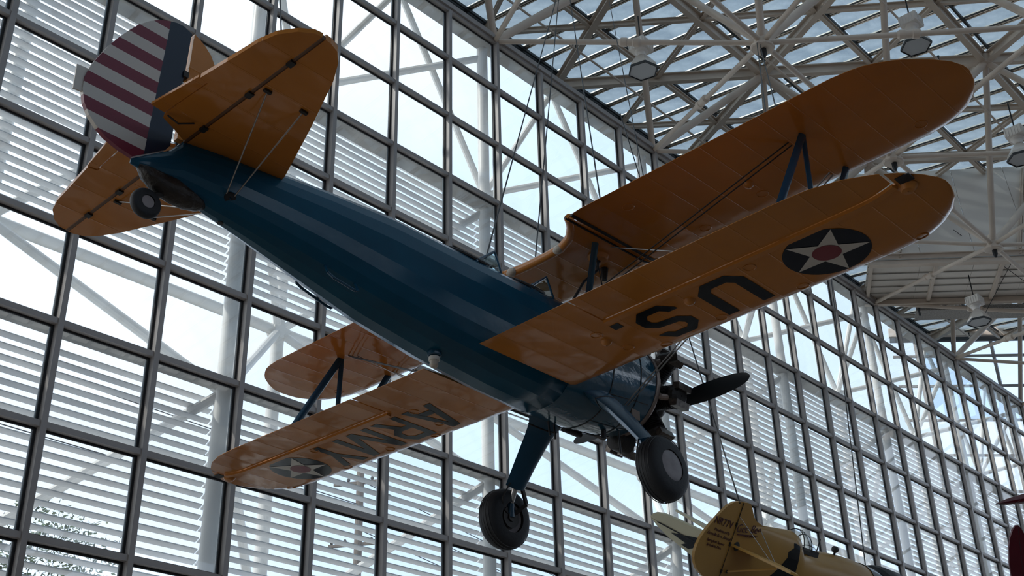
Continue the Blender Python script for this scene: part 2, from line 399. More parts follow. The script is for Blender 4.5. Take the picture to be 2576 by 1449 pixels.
# top-layer beams (triangular grid, side 4 modules)
def topnodes():
    for r in range(-1, 5):
        n = N0 + r * RP; off = 0 if r % 2 == 0 else 2
        for k in range(-3, 8):
            i = 4 * k + off
            if roofcut(i, n): yield r, i, n
BW, BH = .17, .27
def vis2(a, b, m=200): return any(inframe(a.lerp(b, t / 6), m) for t in range(7))
for r, i, n in list(topnodes()):
    p = TOP(i, n) - Vector((0, 0, .02))
    for q_i, q_n in ((i + 4, n), (i + 2, n + RP), (i - 2, n + RP)):
        if q_n > NMAX + .1 or not roofcut(q_i, q_n): continue
        q = TOP(q_i, q_n) - Vector((0, 0, .02))
        if not vis2(p, q): continue
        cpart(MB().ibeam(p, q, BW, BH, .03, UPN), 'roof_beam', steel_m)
    # lighter sub-beams joining the beam mid-points
    for tri in (((2, 0), (1, RP / 2), (3, RP / 2)), ((-1, RP / 2), (1, RP / 2), (0, RP))):
        P3 = [(i + a, n + b) for a, b in tri]
        if any(not roofcut(*x) for x in P3): continue
        for a, b in ((0, 1), (1, 2), (2, 0)):
            pa, pb = TOP(*P3[a]) + UPN * .06, TOP(*P3[b]) + UPN * .06
            if n + RP > NMAX + .1 or not vis2(pa, pb): continue
            cpart(MB().ibeam(pa, pb, .11, .13, .02, UPN), 'sub_beam', steel_m)
    if inframe(p, 100): cpart(MB().lathe([(-.2, .05), (-.18, .2), (.1, .2), (.14, .05)], p, UPN, n=12, cap=True), 'roof_node', steel_m, smooth=True)
# clips carrying the purlins on rows running along the wall
for r in range(0, 9):
    n = NE + r * RP / 2
    a, b = Z(-6, n, 2.6 - SL * n - .06), Z(min(31, rlim(n)), n, 2.6 - SL * n - .06)
    if r % 2: cpart(MB().bar(a, b, .05, .07, UPN), 'purlin_rail', dark_m)
    else: cpart(MB().bar(a + Vector((0, -.16, 0)), b + Vector((0, -.16, 0)), .06, .08, UPN), 'purlin_rail', dark_m)
# bottom layer nodes and pipes
NB = 3.27
def botnodes():
    for r in range(0, 5):
        n = r * NB; off = 2 if r % 2 == 0 else 0
        for k in range(-3, 8):
            i = 4 * k + off
            if i <= 26 + n * .577 and n < NMAX: yield r, i, n
for r, i, n in list(botnodes()):
    p = BOT(i, n) - (Vector((0, 0, .45)) if r else Vector((0, -.1, -.1)))
    for q_i, q_n, w_ in ((i + 4, n, .062), (i + 2, n + NB, .062), (i - 2, n + NB, .062)):
        if q_n > NMAX or (r == 0 and q_n == n): continue
        q = BOT(q_i, q_n) - (Vector((0, 0, .45)) if q_n > .1 else Vector((0, -.1, -.1)))
        if not vis2(p, q) or q_i > 26 + q_n * .577: continue
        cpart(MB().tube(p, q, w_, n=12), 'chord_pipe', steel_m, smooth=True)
        m_ = p.lerp(q, .52 if q_i > i else .5); d = (q - p).normalized()
        cpart(MB().lathe([(-.25, .063), (-.2, .105), (-.08, .105), (-.06, .09), (.06, .09), (.08, .105), (.2, .105), (.25, .063)], m_, d, n=12), 'pipe_coupling', steel_m, smooth=True)
    # webs up to the three surrounding top nodes
    for t_i, t_n, w_ in ((i + 2, n + N0, .105), (i - 2, n + N0, .085), (i, n + N0 - RP, .085)):
        tn = N0 + round((t_n - N0) / RP) * RP
        if tn > NMAX + .1 or not roofcut(t_i, tn): continue
        q = TOP(t_i, tn) - Vector((0, 0, .1))
        if not vis2(p, q): continue
        if tn < 0: continue
        cpart(MB().tube(p, q, w_, n=12), 'web_pipe', steel_m, smooth=True)
    if r and inframe(p, 100):
        nd = cpart(MB().lathe([(-.17, .24), (-.15, .27), (-.11, .27), (-.09, .22), (.10, .17), (.3, .13)], p, UPN, n=10, cap=True), 'chord_node', steel_m)
        cpart(MB().lathe([(-.16, .03), (-.06, .07), (.06, .07), (.12, .02)], p - Vector((0, 0, .24)), (0, 0, 1), n=8, cap=True), 'shackle', cable_m)
# sprinkler pipes: thin pipes along the wall direction under the roof
for n in (-.45, 1.95, 4.2, 6.0):
    a, b = Z(-2, n, 1.55 - SL * n), Z(25 + n * .5, n, 1.55 - SL * n)
    cpart(MB().tube(a, b, .03, n=8), 'sprinkler_pipe', steel_m, smooth=True)
    i = 0.5
    while i < 25:
        p = a.lerp(b, (i + 2) / (27 + n * .5))
        if inframe(p, 20): cpart(MB().tube(p, p + Vector((0, 0, .16)), .016, n=6).lathe([(0, .018), (.02, .034), (.05, .034), (.06, .01)], p + Vector((0, 0, .14)), (0, 0, 1), n=8, cap=True), 'sprinkler_head', dark_m)
        i += 2.0
# ---- opaque bulkhead across the roof, running at sixty degrees to the wall
HV = Vector((.5, -.866, 0)); PV = Vector((-.866, -.5, 0))      # module directions in plan (x, y)
def BK(s, p, dz0):
    x = 18 + HV.x * s + PV.x * p; n = -(HV.y * s + PV.y * p); return Z(x, n, dz0 - SL * n)
S0, S1 = -.25, 11.0
ns = 6
for k in range(11):
    a, b = S0 + (S1 - S0) * k / 11, S0 + (S1 - S0) * (k + 1) / 11 - .012
    for q in range(ns):
        p0, p1 = 2.0 * q / ns, 2.0 * (q + 1) / ns - .02
        cpart(MB().prism([BK(a, p0, .12), BK(b, p0, .12), BK(b, p1, .12), BK(a, p1, .12)], (0, 0, .05)), 'soffit_panel', panel_m)
    cpart(MB().prism([BK(a, 1.98, .12), BK(b, 1.98, .12), BK(b, 1.45, 2.50), BK(a, 1.45, 2.50)], (.06, .03, 0)), 'bulkhead_panel', panel_m)
for q in range(ns + 1):
    p0 = 2.0 * q / ns; cpart(MB().bar(BK(S0, p0, .105), BK(S1, p0, .105), .03, .03), 'soffit_seam', soff_m)
for s in (-.2, 1.05, 2.3, 3.55, 4.8, 6.05, 7.3):
    cpart(MB().bar(BK(s, .02, .06), BK(s, 1.98, .06), .10, .12), 'soffit_rib', steel_m)
cpart(MB().ibeam(BK(S0, 1.98, .10), BK(S1, 1.98, .10), .2, .36, .03), 'bulkhead_beam', steel_m)
cpart(MB().ibeam(BK(S0, 0, .06), BK(S1, 0, .06), .16, .26, .03), 'bulkhead_beam', steel_m)
for s in (.35, 2.6, 4.9): cpart(MB().ibeam(BK(s, 2.0, .2), BK(s + .6, 1.5, 2.4), .14, .16, .02), 'bulkhead_post', steel_m)
# catwalk beside the bulkhead
cw = empty('catwalk', BK(.8, -.35, -.15), label='narrow catwalk with perforated metal sides below the roof bulkhead', category='catwalk')
def kpart(mb, name, m):
    o = mb.build(name, m); o.parent = cw; o.matrix_parent_inverse = Matrix.Translation(-cw.location); return o
kpart(MB().bar(BK(.8, -.15, .08), BK(7, -.15, .08), .03, .15), 'side_screen', mesh_m)
kpart(MB().bar(BK(.8, -.15, -.07), BK(7, -.15, -.07), .03, .15), 'side_screen', mesh_m)
kpart(MB().bar(BK(.8, -.42, -.10), BK(7, -.42, -.10), .75, .04), 'deck', mesh_m)
for s in (.85, 2.1, 3.4): kpart(MB().bar(BK(s, -.13, .2), BK(s, -.13, -.25), .05, .05), 'hanger', dark_m)
# ---- far end wall
endw = empty('wall_front', Z(26, -2.1, 2.4), kind='structure', label='far glazed end wall under the roof edge', category='wall')
def epart(mb, name, m):
    o = mb.build(name, m); o.parent = endw; o.matrix_parent_inverse = Matrix.Translation(-endw.location); return o
def EN(s, z, off=0): x = 26 + HV.x * s + PV.x * off; n = -2.13 - HV.y * s - PV.y * off; return Vector((Z(x, n, 0).x, Z(x, n, 0).y, z if z is not None else Z(x, n, 2.55 - SL * n).z))
def ENd(s, dz): x = 26 + HV.x * s; n = -2.13 - HV.y * s; return Z(x, n, dz - SL * (n))
epart(MB().bar(ENd(-1, 2.58), ENd(14, 2.58), .2, .38), 'edge_beam', steel_m)
epart(MB().bar(ENd(-1, 2.36), ENd(14, 2.36), .16, .16), 'edge_gutter', dark_m)
for dz in (1.85, .95, -.05, -1.05, -2.05, -3.05, -4.05): epart(MB().bar(ENd(-1, dz), ENd(14, dz), .1, .09), 'end_transom', mull_m)
q0 = ENd(14, 0); MB().bar((q0.x, q0.y, 10), (q0.x + 14, -26, 10), .3, 22).build('end_wall_solid', bwall_m, endw).matrix_parent_inverse = Matrix.Translation(-endw.location)
for s in [-.45 + 1.6 * k * .62 + .1 for k in range(0, 15)]:
    t_ = ENd(s, 2.3); epart(MB().bar(t_, (t_.x, t_.y, 0), .1, .12, (0, 1, 0)), 'end_mullion', mull_m)
    for a, b in ((2.3, 1.85), (1.85, .95), (.95, -.05)):
        if s < 5: epart(MB().prism([ENd(s, a), ENd(s + .95, a), ENd(s + .95, b), ENd(s, b)], (.012, .006, 0)), 'end_pane', endp_m)
# ------------------------------------------------------------------ high-bay lamps
def lamp(px, py, depth, label, tilt=0.0):
    c = atdepth(px, py, depth); root = empty('high_bay_lamp', c, label=label, category='lamp', group='high-bay lamps'); root.scale = (1.2, 1.2, 1.2)
    MB().box((0, 0, .50), (.34, .34, .20)).build('ballast_box', lampm, root)
    fin = MB()
    for k in range(6): fin.box((-.15 + k * .06, -.175, .50), (.012, .02, .18)); fin.box((-.175, -.15 + k * .06, .50), (.02, .012, .18))
    fin.build('cooling_fins', lampm, root)
    MB().lathe([(.24, .05), (.26, .09), (.34, .09), (.37, .13), (.40, .13)], (0, 0, 0), (0, 0, 1), n=14, cap=True).build('neck', lampm, root, smooth=True)
    MB().lathe([(.26, .07), (.20, .15), (.02, .27), (-.08, .275)], (0, 0, 0), (0, 0, 1), n=6).build('reflector', refl_m, root)
    MB().lathe([(-.085, .27), (-.075, .27)], (0, 0, 0), (0, 0, 1), n=6, cap=True).build('lens', lens_m, root)
    MB().lathe([(-.10, .275), (-.10, .295), (-.05, .295), (-.05, .275)], (0, 0, 0), (0, 0, 1), n=6).build('rim', dark_m, root)
    MB().tube((0, 0, .6), (0, 0, 1.25), .014, n=6).build('hanger_rod', cable_m, root)
    return root
lamp(1617, 170, 27.5, 'grey high-bay lamp with faceted reflector nearest the glazed wall, left of the roof node')
lamp(2303, 108, 27.5, 'grey high-bay lamp peeking over the tip of the upper orange wing')
lamp(2570, 390, 28.5, 'grey high-bay lamp cut by the right picture edge beside a white post')
lamp(2462, 803, 36, 'grey high-bay lamp hanging under the perforated catwalk')
# ================================================================== blue and orange biplane
RW = Matrix(((0.99826, 0.03024, 0.05058), (-0.03005, 0.99954, -0.0045), (-0.0507, 0.00297, 0.99871)))
bip = empty('biplane', (10.99312, 7.5325, 5.44424 + 1.6), label='blue and orange biplane trainer with star roundels, hung from the roof', category='aeroplane')
bip.rotation_mode = 'QUATERNION'; bip.rotation_quaternion = RW.to_quaternion()
BM = Matrix.Translation(bip.location) @ RW.to_4x4()
def bw(p): return BM @ Vector(p)
def interp(tab, x):
    if x <= tab[0][0]: return tab[0][1]
    for (a, u), (b, v) in zip(tab[:-1], tab[1:]):
        if x <= b: return u + (v - u) * (x - a) / (b - a)
    return tab[-1][1]
# ---- wings: planform tables (|y|, x) and surfaces
LO = dict(le=[(0, -1.82), (4.0, -1.82), (4.3, -1.86), (4.5, -1.98), (4.65, -2.13), (4.75, -2.30), (4.79, -2.45), (4.80, -2.55)],
          te=[(0, -3.30), (3.7, -3.30), (4.0, -3.28), (4.25, -3.20), (4.45, -3.08), (4.6, -2.95), (4.72, -2.78), (4.78, -2.65), (4.80, -2.55)],
          z=lambda x, y: -.51 + .02 * abs(y) + .025 * (x + 1.905))
UP = dict(le=[(0, -1.10), (4.2, -1.10), (4.45, -1.16), (4.65, -1.28), (4.78, -1.43), (4.87, -1.6), (4.91, -1.8)],
          te=[(0, -2.12), (.2, -2.12), (.42, -2.14), (.64, -2.24), (.81, -2.41), (.93, -2.60), (1.0, -2.635), (4.0, -2.635), (4.25, -2.60), (4.45, -2.50), (4.6, -2.38), (4.75, -2.20), (4.85, -2.05), (4.9, -1.9), (4.91, -1.8)],
          z=lambda x, y: 1.083 + .011 * abs(y) + .049 * (x + 1.165))
for T_ in (LO, UP):                                         # tips a touch further out
    for k_ in ('le', 'te'): T_[k_] = [(a + (.06 * min(1, max(0, (a - 3.6) / .6))), b) for a, b in T_[k_]]
def surf(Wg, x, y, upper):
    a = abs(y); le = interp(Wg['le'], a); te = interp(Wg['te'], a); full = 1.5
    if Wg is UP: te = min(te, -2.635) if a < 1 else te
    c = max(le - te, 1e-4); s = min(max((le - x) / c, 0), 1); k = c / full
    nose = .075 * k * max(0, 1 - s / .13) ** 2
    z = Wg['z'](x, y) + nose + (full - c) * .03
    if upper:
        t = .6 * (0.2969 * math.sqrt(s) - .126 * s - .3516 * s * s + .2843 * s ** 3 - .1036 * s ** 4) / .6
        z += .165 * k * 5 * t * 1.5 * .55 + .012 * k * (1 - s) * 0
    return z
def wing_part(Wg, ys, xf, xb, nch=14):
    """closed skin between chord lines xf(y) (front) and xb(y) (back) over stations ys"""
    secs = []
    for y in ys:
        a, b = xf(y), xb(y); row = []
        fr = [(1 - math.cos(math.pi * k / nch)) / 2 for k in range(nch + 1)]
        for t in fr: x = a + (b - a) * t; row.append((x, y, surf(Wg, x, y, False)))
        for t in reversed(fr): x = a + (b - a) * t; row.append((x, y, max(surf(Wg, x, y, True), surf(Wg, x, y, False) + .004)))
        secs.append(row)
    return MB().loft(secs)
def span(a, b, extra=(), n=24):
    s = sorted(set([round(a + (b - a) * k / n, 4) for k in range(n + 1)] + [e for e in extra if a < e < b])); return s
TIP = [4.2, 4.3, 4.4, 4.5, 4.58, 4.65, 4.7, 4.74, 4.77, 4.80, 4.82, 4.84, 4.85, 4.855]
AI, AO, AX = 1.54, 4.56, -2.77
for sd in (-1, 1):
    m = lambda q: [sd * v for v in (q if sd > 0 else q[::1])]
    # main panel: inboard full chord, over the aileron only to the rear spar, then the tip
    ys = span(.40, AI - .012, n=6)
    w1 = wing_part(LO, m(ys), lambda y: interp(LO['le'], abs(y)), lambda y: interp(LO['te'], abs(y)))
    ys = span(AI - .012, AO + .012, TIP, n=18)
    w2 = wing_part(LO, m(ys), lambda y: interp(LO['le'], abs(y)), lambda y: max(AX + .0 - max(0, abs(y) - 4.2) ** 2 * .5, interp(LO['te'], abs(y)) + .06))
    ys = span(AO + .012, 4.857, TIP, n=8)
    w3 = wing_part(LO, m(ys), lambda y: interp(LO['le'], abs(y)), lambda y: interp(LO['te'], abs(y)))
    mb = MB(); [mb.add(q.v, q.f) for q in (w1, w2, w3)]
    lw = mb.build('lower_wing', wing_m, bip, smooth=True, angle=40)
    if sd < 0: lw['label'] = 'orange lower wing lettered U.S. with star roundel'
    else: lw['label'] = 'orange lower wing lettered ARMY with star roundel'
    ys = span(AI + .008, AO - .012, TIP, n=18)
    ail = wing_part(LO, m(ys), lambda y: AX - .045 - max(0, abs(y) - 4.2) ** 2 * .5, lambda y: interp(LO['te'], abs(y)) - .004).build('aileron', wing_m, lw, smooth=True, angle=40)
    # gap fairing strip in front of the aileron
    g_ = MB(); prev = None
    for y in span(AI, AO, TIP, n=14):
        x = AX + .006 - max(0, y - 4.2) ** 2 * .5; p = (x - .004, sd * y, surf(LO, x, y, False) - .014)
        if prev: g_.bar(prev, p, .06, .030)
        prev = p
    g_.build('gap_fairing', orange_m, lw)
    # upper wing outer panel
    UT = [4.2, 4.35, 4.45, 4.55, 4.65, 4.72, 4.78, 4.82, 4.86, 4.89, 4.915, 4.935, 4.95, 4.96]
    uw = wing_part(UP, m(span(.96, 4.967, UT, n=22)), lambda y: interp(UP['le'], abs(y)), lambda y: interp(UP['te'], abs(y))).build('upper_wing', wing_m, bip, smooth=True, angle=40)
    # joint strips between centre section and outer panel
    for yy, r in ((.915, .012), (1.0, .018)):
        xs = [-2.62 + k * .145 for k in range(11)]
        MB().path([(x, sd * yy, surf(UP, x, yy, False) - .008) for x in xs if x < -1.12], r, 6).build('joint_strip', cable_m, uw)
    # inspection rings, drain grommets and small bumps under the wings
    def ring(Wg, x, y, r, parent, name='inspection_ring', t=.006):
        pts = [(x + r * math.cos(a * math.pi / 8), sd * y + r * math.sin(a * math.pi / 8)) for a in range(17)]
        MB().path([(px_, py_, surf(Wg, px_, abs(py_), False) - .001) for px_, py_ in pts], t, 5).build(name, orange_m, parent)
    for x, y in ((-2.05, 2.35), (-2.0, 3.2), (-1.98, 4.35), (-2.62, 3.05), (-2.2, 1.35), (-1.98, 1.65), (-2.62, 1.3)): ring(LO, x, y, .055, lw)
    for x, y in ((-1.5, 2.6), (-1.42, 4.3), (-1.38, 1.8), (-2.3, 1.5)): ring(UP, x, y, .06, uw)
    def bump(Wg, x, y, r, parent, name):
        z = surf(Wg, x, y, False); MB().lathe([(-.045, .004), (-.04, r * .5), (-.02, r * .85), (.004, r)], (x, sd * y, z), (0, 0, 1), n=14).build(name, orange_m, parent, smooth=True)
    [bump(LO, x_, y_, .06, lw, 'fairing_blister') for x_, y_ in ((-2.52, 2.33), (-2.45, 1.28)) if sd < 0]; bump(UP, -1.75, 2.6, .06, uw, 'fairing_blister')
    # wing-tip position lamp in a cut-out
    MB().lathe([(-.05, .005), (-.045, .05), (0, .085)], (-2.74, sd * 4.62, surf(LO, -2.74, 4.62, False)), (0, 0, 1), n=14).build('position_lamp', orange_m, lw, smooth=True)
    MB().box((-2.86, sd * 4.66, surf(LO, -2.86, 4.62, False) - .004), (.1, .12, .01)).build('lamp_recess', cable_m, lw)
# upper centre section
cs = wing_part(UP, span(-.94, .94, [-.9, -.81, -.72, -.64, -.53, -.42, -.3, -.2, .2, .3, .42, .53, .64, .72, .81, .9], n=4), lambda y: interp(UP['le'], abs(y)), lambda y: interp(UP['te'], abs(y))).build('centre_section', wing_m, bip, smooth=True, angle=40)
tr = [(interp(UP['te'], abs(y)) + .01, y, surf(UP, interp(UP['te'], abs(y)), y, False) + .045 - .02 * max(0, abs(y) - .5)) for y in [-.9 + .06 * k for k in range(31)]]
MB().path(tr, .052, 12).build('trailing_roll', orange_m, cs, smooth=True)
for y in (-.40, .31): MB().lathe([(-.07, .004), (-.06, .028), (-.03, .045), (0, .05), (.03, .045), (.06, .028), (.07, .004)], (-2.155, y, UP['z'](-2.1, y) + .022), (.1, 1, 0), n=14).build('hand_grip', amber_m, cs, smooth=True)
MB().lathe([(-.06, .03), (-.05, .10), (.02, .13)], (-1.75, -.62, UP['z'](-1.75, .6)), (0, 0, 1), n=16).build('fuel_sump', orange_m, cs, smooth=True)
MB().path([(-1.75, -.62, 1.0), (-1.74, -.60, .9), (-1.85, -.5, .75), (-1.95, -.42, .5)], .016).build('fuel_hose', cable_m, cs)
MB().tube((-1.5, -.5, 1.1), (-1.5, -.5, .92), .05, .03).build('fuel_gauge', cable_m, cs)
# ---- markings painted on the lower wings (thin films following the skin)
def film(name, poly, m_, side, parent, lift=.003):
    """poly: list of (x, y) in wing plane; triangulated by bmesh and laid on the lower skin"""
    import bmesh
    bm = bmesh.new(); vs_ = [bm.verts.new((x, y, 0)) for x, y in poly]; bm.faces.new(vs_)
    bmesh.ops.triangulate(bm, faces=bm.faces)
    for _ in range(2): bmesh.ops.subdivide_edges(bm, edges=[e for e in bm.edges if e.calc_length() > .12], cuts=1)
    bmesh.ops.triangulate(bm, faces=bm.faces)
    for v in bm.verts: v.co.z = surf(LO, v.co.x, v.co.y, False) - lift
    bmesh.ops.recalc_face_normals(bm, faces=bm.faces)
    me = bpy.data.meshes.new(name); bm.to_mesh(me); bm.free(); me.materials.append(m_); o = bpy.data.objects.new(name, me); link(o, parent); return o
lws = [o for o in bip.children if o.name.startswith('lower_wing')]
lwR = [o for o in lws if 'U.S.' in o['label']][0]; lwL = [o for o in lws if 'ARMY' in o['label']][0]
for sd, par in ((-1, lwR), (1, lwL)):
    cx_, cy_, r = -2.36, sd * 3.66, .375
    disc = [(cx_ + r * math.cos(a * math.pi / 24), cy_ + r * math.sin(a * math.pi / 24)) for a in range(48)]
    film('roundel_disc', disc, navy_m, sd, par, .003)
    st = []
    for k in range(10):
        rr = r * .985 if k % 2 == 0 else r * .385; a = k * math.pi / 5; st.append((cx_ + rr * math.cos(a), cy_ + rr * math.sin(a)))
    film('roundel_star', st, white_m, sd, par, .0065)
    film('roundel_centre', [(cx_ + .125 * math.cos(a * math.pi / 16), cy_ + .125 * math.sin(a * math.pi / 16)) for a in range(32)], red_m, sd, par, .010)
XB, XT = -2.67, -2.04
def letter(polys, y0, y1, par, name):
    for poly in polys: film(name, [(XB + (XT - XB) * v, y0 + (y1 - y0) * u) for u, v in poly], black_m, 1, par, .004)
t = .24; c = .24
letter([[(0, 1), (0, .22), (.24, 0), (.76, 0), (1, .22), (1, 1), (.76, 1), (.76, .27), (.66, .18), (.34, .18), (.24, .27), (.24, 1)]], -2.93, -2.43, lwR, 'letter_u')
letter([[(.0, .22), (.24, 0), (.76, 0), (1, .2), (1, .42), (.78, .58), (.32, .62), (.24, .70), (.24, .76), (.34, .84), (.66, .84), (.76, .76), (1, .76), (1, .80), (.76, 1), (.24, 1), (0, .8), (0, .62), (.22, .46), (.68, .42), (.76, .36), (.76, .26), (.66, .16), (.34, .16), (.24, .25), (.24, .28), (0, .28)]], -2.17, -1.72, lwR, 'letter_s')
letter([[(0, 0), (1, 0), (1, .16), (0, .16)]], -1.60, -1.50, lwR, 'full_stop')
letter([[(0, 0), (.22, 0), (.30, .22), (.70, .22), (.78, 0), (1, 0), (.62, 1), (.38, 1)][:0] or [(0, 0), (.23, 0), (.5, .80), (.77, 0), (1, 0), (.62, 1), (.38, 1)], [(.26, .2), (.74, .2), (.68, .36), (.32, .36)]], 1.0, 1.46, lwL, 'letter_a')
letter([[(0, 0), (.22, 0), (.22, 1), (0, 1)], [(.22, .84), (.62, .84), (.76, .76), (.76, .62), (.64, .54), (.22, .54), (.22, .40), (.72, .40), (1, .56), (1, .80), (.74, 1), (.22, 1)], [(.42, .40), (.68, .40), (1, 0), (.76, 0)]], 1.56, 1.98, lwL, 'letter_r')
letter([[(0, 0), (.16, 0), (.16, .66), (.42, 0), (.58, 0), (.84, .66), (.84, 0), (1, 0), (1, 1), (.82, 1), (.5, .24), (.18, 1), (0, 1)]], 2.06, 2.66, lwL, 'letter_m')
letter([[(.39, 0), (.61, 0), (.61, .44), (1, 1), (.76, 1), (.5, .60), (.24, 1), (0, 1), (.39, .44)]], 2.75, 3.20, lwL, 'letter_y')
# ---- struts and wires
def strut(p0, p1, ch, th, name, m_, parent=bip):
    p0 = Vector(p0); p1 = Vector(p1); d = (p1 - p0).normalized(); f_ = Vector((1, 0, 0)); f_ = (f_ - d * f_.dot(d)).normalized(); s_ = d.cross(f_)
    secs = []
    for p in (p0, p1): secs.append([p + f_ * (ch * cx__) + s_ * (th * cy__) for cx__, cy__ in ((.5, 0), (.35, .38), (.05, .5), (-.3, .3), (-.5, 0), (-.3, -.3), (.05, -.5), (.35, -.38))])
    return MB().loft(secs).build(name, m_, parent, smooth=True)
for sd in (-1, 1):
    y = sd * 3.43
    UR, UF, LR, LF = (-2.07, y, 1.10), (-1.28, y, 1.13), (-2.86, y, -.40), (-2.05, y, -.38)
    strut(UR, LR, .095, .05, 'interplane_strut', strut_m); strut(UF, LF, .095, .05, 'interplane_strut', strut_m); strut(UR, LF, .075, .045, 'diagonal_strut', strut_m)
    for x0 in (-1.95, -2.05): strut((x0 + 1.0, sd * .62, 1.06), (x0 + .8, sd * .44, .45), .09, .045, 'cabane_strut', strut_m) if x0 > -2 else strut((-2.0, sd * .80, 1.07), (-1.78, sd * .46, .40), .095, .05, 'cabane_strut', strut_m)
    W = lambda a, b, r=.007, nm='flying_wire', mm=wire_m: MB().tube(a, b, r, n=6).build(nm, mm, bip)
    for dx in (0, .06):
        W((-2.08 + dx, sd * 3.28, 1.07), (-2.85 + dx, sd * .45, -.48), .007, 'flying_wire', cable_m)
        W((-1.34 + dx, sd * 3.28, 1.11), (-1.22 + dx * .7, sd * .5, -.50), .008, 'flying_wire')
    W((-1.8, sd * .86, 1.06), (-2.5, sd * 3.3, -.42), .006, 'landing_wire')
    W((-2.0, sd * 3.2, 1.07), (-2.5, sd * .9, .98) if False else (-2.35, sd * .95, -.40), .006, 'landing_wire') if sd > 0 else None
    W((-2.0, sd * .78, 1.04), (-1.45, sd * .5, .45), .007, 'cabane_wire', cable_m)
# ---- fuselage
FS = [(-.62, .52, .52, 0, -.52, 2.0), (-.95, .54, .56, 0, -.60, 2.1), (-1.4, .52, .58, -.02, -.66, 2.3), (-2.0, .49, .58, -.05, -.67, 2.6), (-2.8, .47, .54, -.05, -.66, 2.7), (-3.6, .45, .53, -.05, -.61, 2.7), (-4.4, .41, .53, 0, -.53, 2.6), (-5.1, .34, .48, .05, -.41, 2.4), (-5.7, .26, .42, .08, -.31, 2.3), (-6.2, .18, .37, .1, -.24, 2.2), (-6.5, .115, .33, .08, -.185, 2.0), (-6.62, .095, .16, .0, -.17, 2.0), (-6.93, .012, -.085, -.10, -.135, 2.0)]
def fsec(s, n, ph=0):
    x, w, zt, zm, zb_, e = s; o = []
    for k in range(n):
        a = 2 * math.pi * (k + ph) / n; c_, s_ = math.cos(a), math.sin(a)
        o.append((x, w * math.copysign(abs(c_) ** (2 / e), c_), zm + (zt - zm if s_ > 0 else zm - zb_) * math.copysign(abs(s_) ** (2 / e), s_)))
    return o
def fat(x):
    for a, b in zip(FS[:-1], FS[1:]):
        if b[0] <= x <= a[0]:
            t_ = (x - a[0]) / (b[0] - a[0]); return tuple(a[k] + (b[k] - a[k]) * t_ for k in range(6))
    return FS[-1]
def fpt(x, deg):
    x, w, zt, zm, zb_, e = fat(x); a = math.radians(deg); c_, s_ = math.cos(a), math.sin(a)
    return Vector((x, w * math.copysign(abs(c_) ** (2 / e), c_), zm + (zt - zm if s_ > 0 else zm - zb_) * math.copysign(abs(s_) ** (2 / e), s_)))
xs = [s[0] for s in FS if s[0] <= -2.0]; fine = []
for a, b in zip(xs[:-1], xs[1:]): fine += [a, (a + b) / 2]
fine.append(xs[-1])
mb = MB().loft([fsec(fat(x), 22, .5) for x in fine])
fus = mb.build('fuselage', blue_m, bip)
for p in fus.data.polygons: p.use_smooth = True
for e in fus.data.edges:                                    # stringer lines stay crisp
    va, vb = (fus.data.vertices[k].co for k in e.vertices)
    if abs(va.x - vb.x) > .05: e.use_edge_sharp = True
mb = MB().loft([fsec(fat(x), 40) for x in (-.64, -.72, -.85, -.95, -1.1, -1.25, -1.4, -1.55, -1.7, -1.85, -2.01)])
cowl = mb.build('engine_cowl', cowl_m, bip, smooth=True)
MB().path([fpt(-.96, a) * 1.0 + Vector((0, 0, 0)) for a in range(0, 361, 10)], .008, 5).build('panel_seam', cable_m, cowl)
MB().path([fpt(-1.40, a) for a in range(0, 361, 10)], .008, 5).build('panel_seam', cable_m, cowl)
for a in (-35, -145, -75, -105): MB().path([fpt(-1.40 + k * .11, a) for k in range(7)], .006, 5).build('panel_seam', cable_m, cowl)
# belly panel details
MB().tube(fpt(-1.15, -60) + Vector((.1, 0, -.02)), fpt(-1.15, -60) + Vector((-.2, -.02, -.05)), .03, n=12).build('drain_stack', dkmetal_m, cowl)
for x, a in ((-1.7, -75), (-1.55, -68)): p = fpt(x, a); MB().path([p, p + Vector((.0, -.01, -.09)), p + Vector((.01, -.01, -.17))], .012, 6).build('drain_pipe', cable_m, cowl)
p = fpt(-1.05, -95); MB().tube(p, p + Vector((0, 0, -.10)), .03, n=10).build('drain_outlet', cable_m, cowl)
p = fpt(-.85, -100); MB().tube(p, p + Vector((.03, 0, -.26)), .012, n=8).build('drain_pipe', cable_m, cowl)
# cockpit rims and windscreens
def rim(xc, ln, name):
    pts = []
    for k in range(25):
        a = 2 * math.pi * k / 24; x = xc + ln * math.cos(a); dg = 90 + 34 * math.sin(a); pts.append(fpt(x, dg) + Vector((0, 0, .012)))
    MB().path(pts, .022, 8).build(name, pad_m, fus)
rim(-2.45, .32, 'cockpit_coaming'); rim(-3.28, .36, 'cockpit_coaming')
def screen(xb, name):
    zb_ = fat(xb)[2]; F0, F1 = (xb, -.30, zb_ - .12), (xb, .30, zb_ - .12); T0, T1 = (xb - .04, -.21, zb_ + .22), (xb - .04, .21, zb_ + .22); B0, B1 = (xb - .40, -.31, zb_ - .10), (xb - .40, .31, zb_ - .10)
    C0, C1 = (xb + .03, 0, zb_ + .0), (xb + .0, 0, zb_ + .24)
    root = MB().path([B0, T0, C1, T1, B1], .014, 8).path([T0, F0, C0, F1, T1], .012, 8).path([B0, F0], .010, 6).path([B1, F1], .010, 6).path([C0, C1], .008, 6).build(name, strut_m, fus)
    for q in ((F0, C0, C1, T0), (C0, F1, T1, C1), (B0, F0, T0), (F1, B1, T1)): MB().add(q, [tuple(range(len(q)))]).build('windscreen_pane', wsh_m, root)
screen(-2.10, 'windscreen'); screen(-2.90, 'windscreen')
# turtle-deck headrest line
MB().path([fpt(-3.9 - .2 * k, 66) for k in range(5)], .006, 5).build('deck_seam', cable_m, fus)
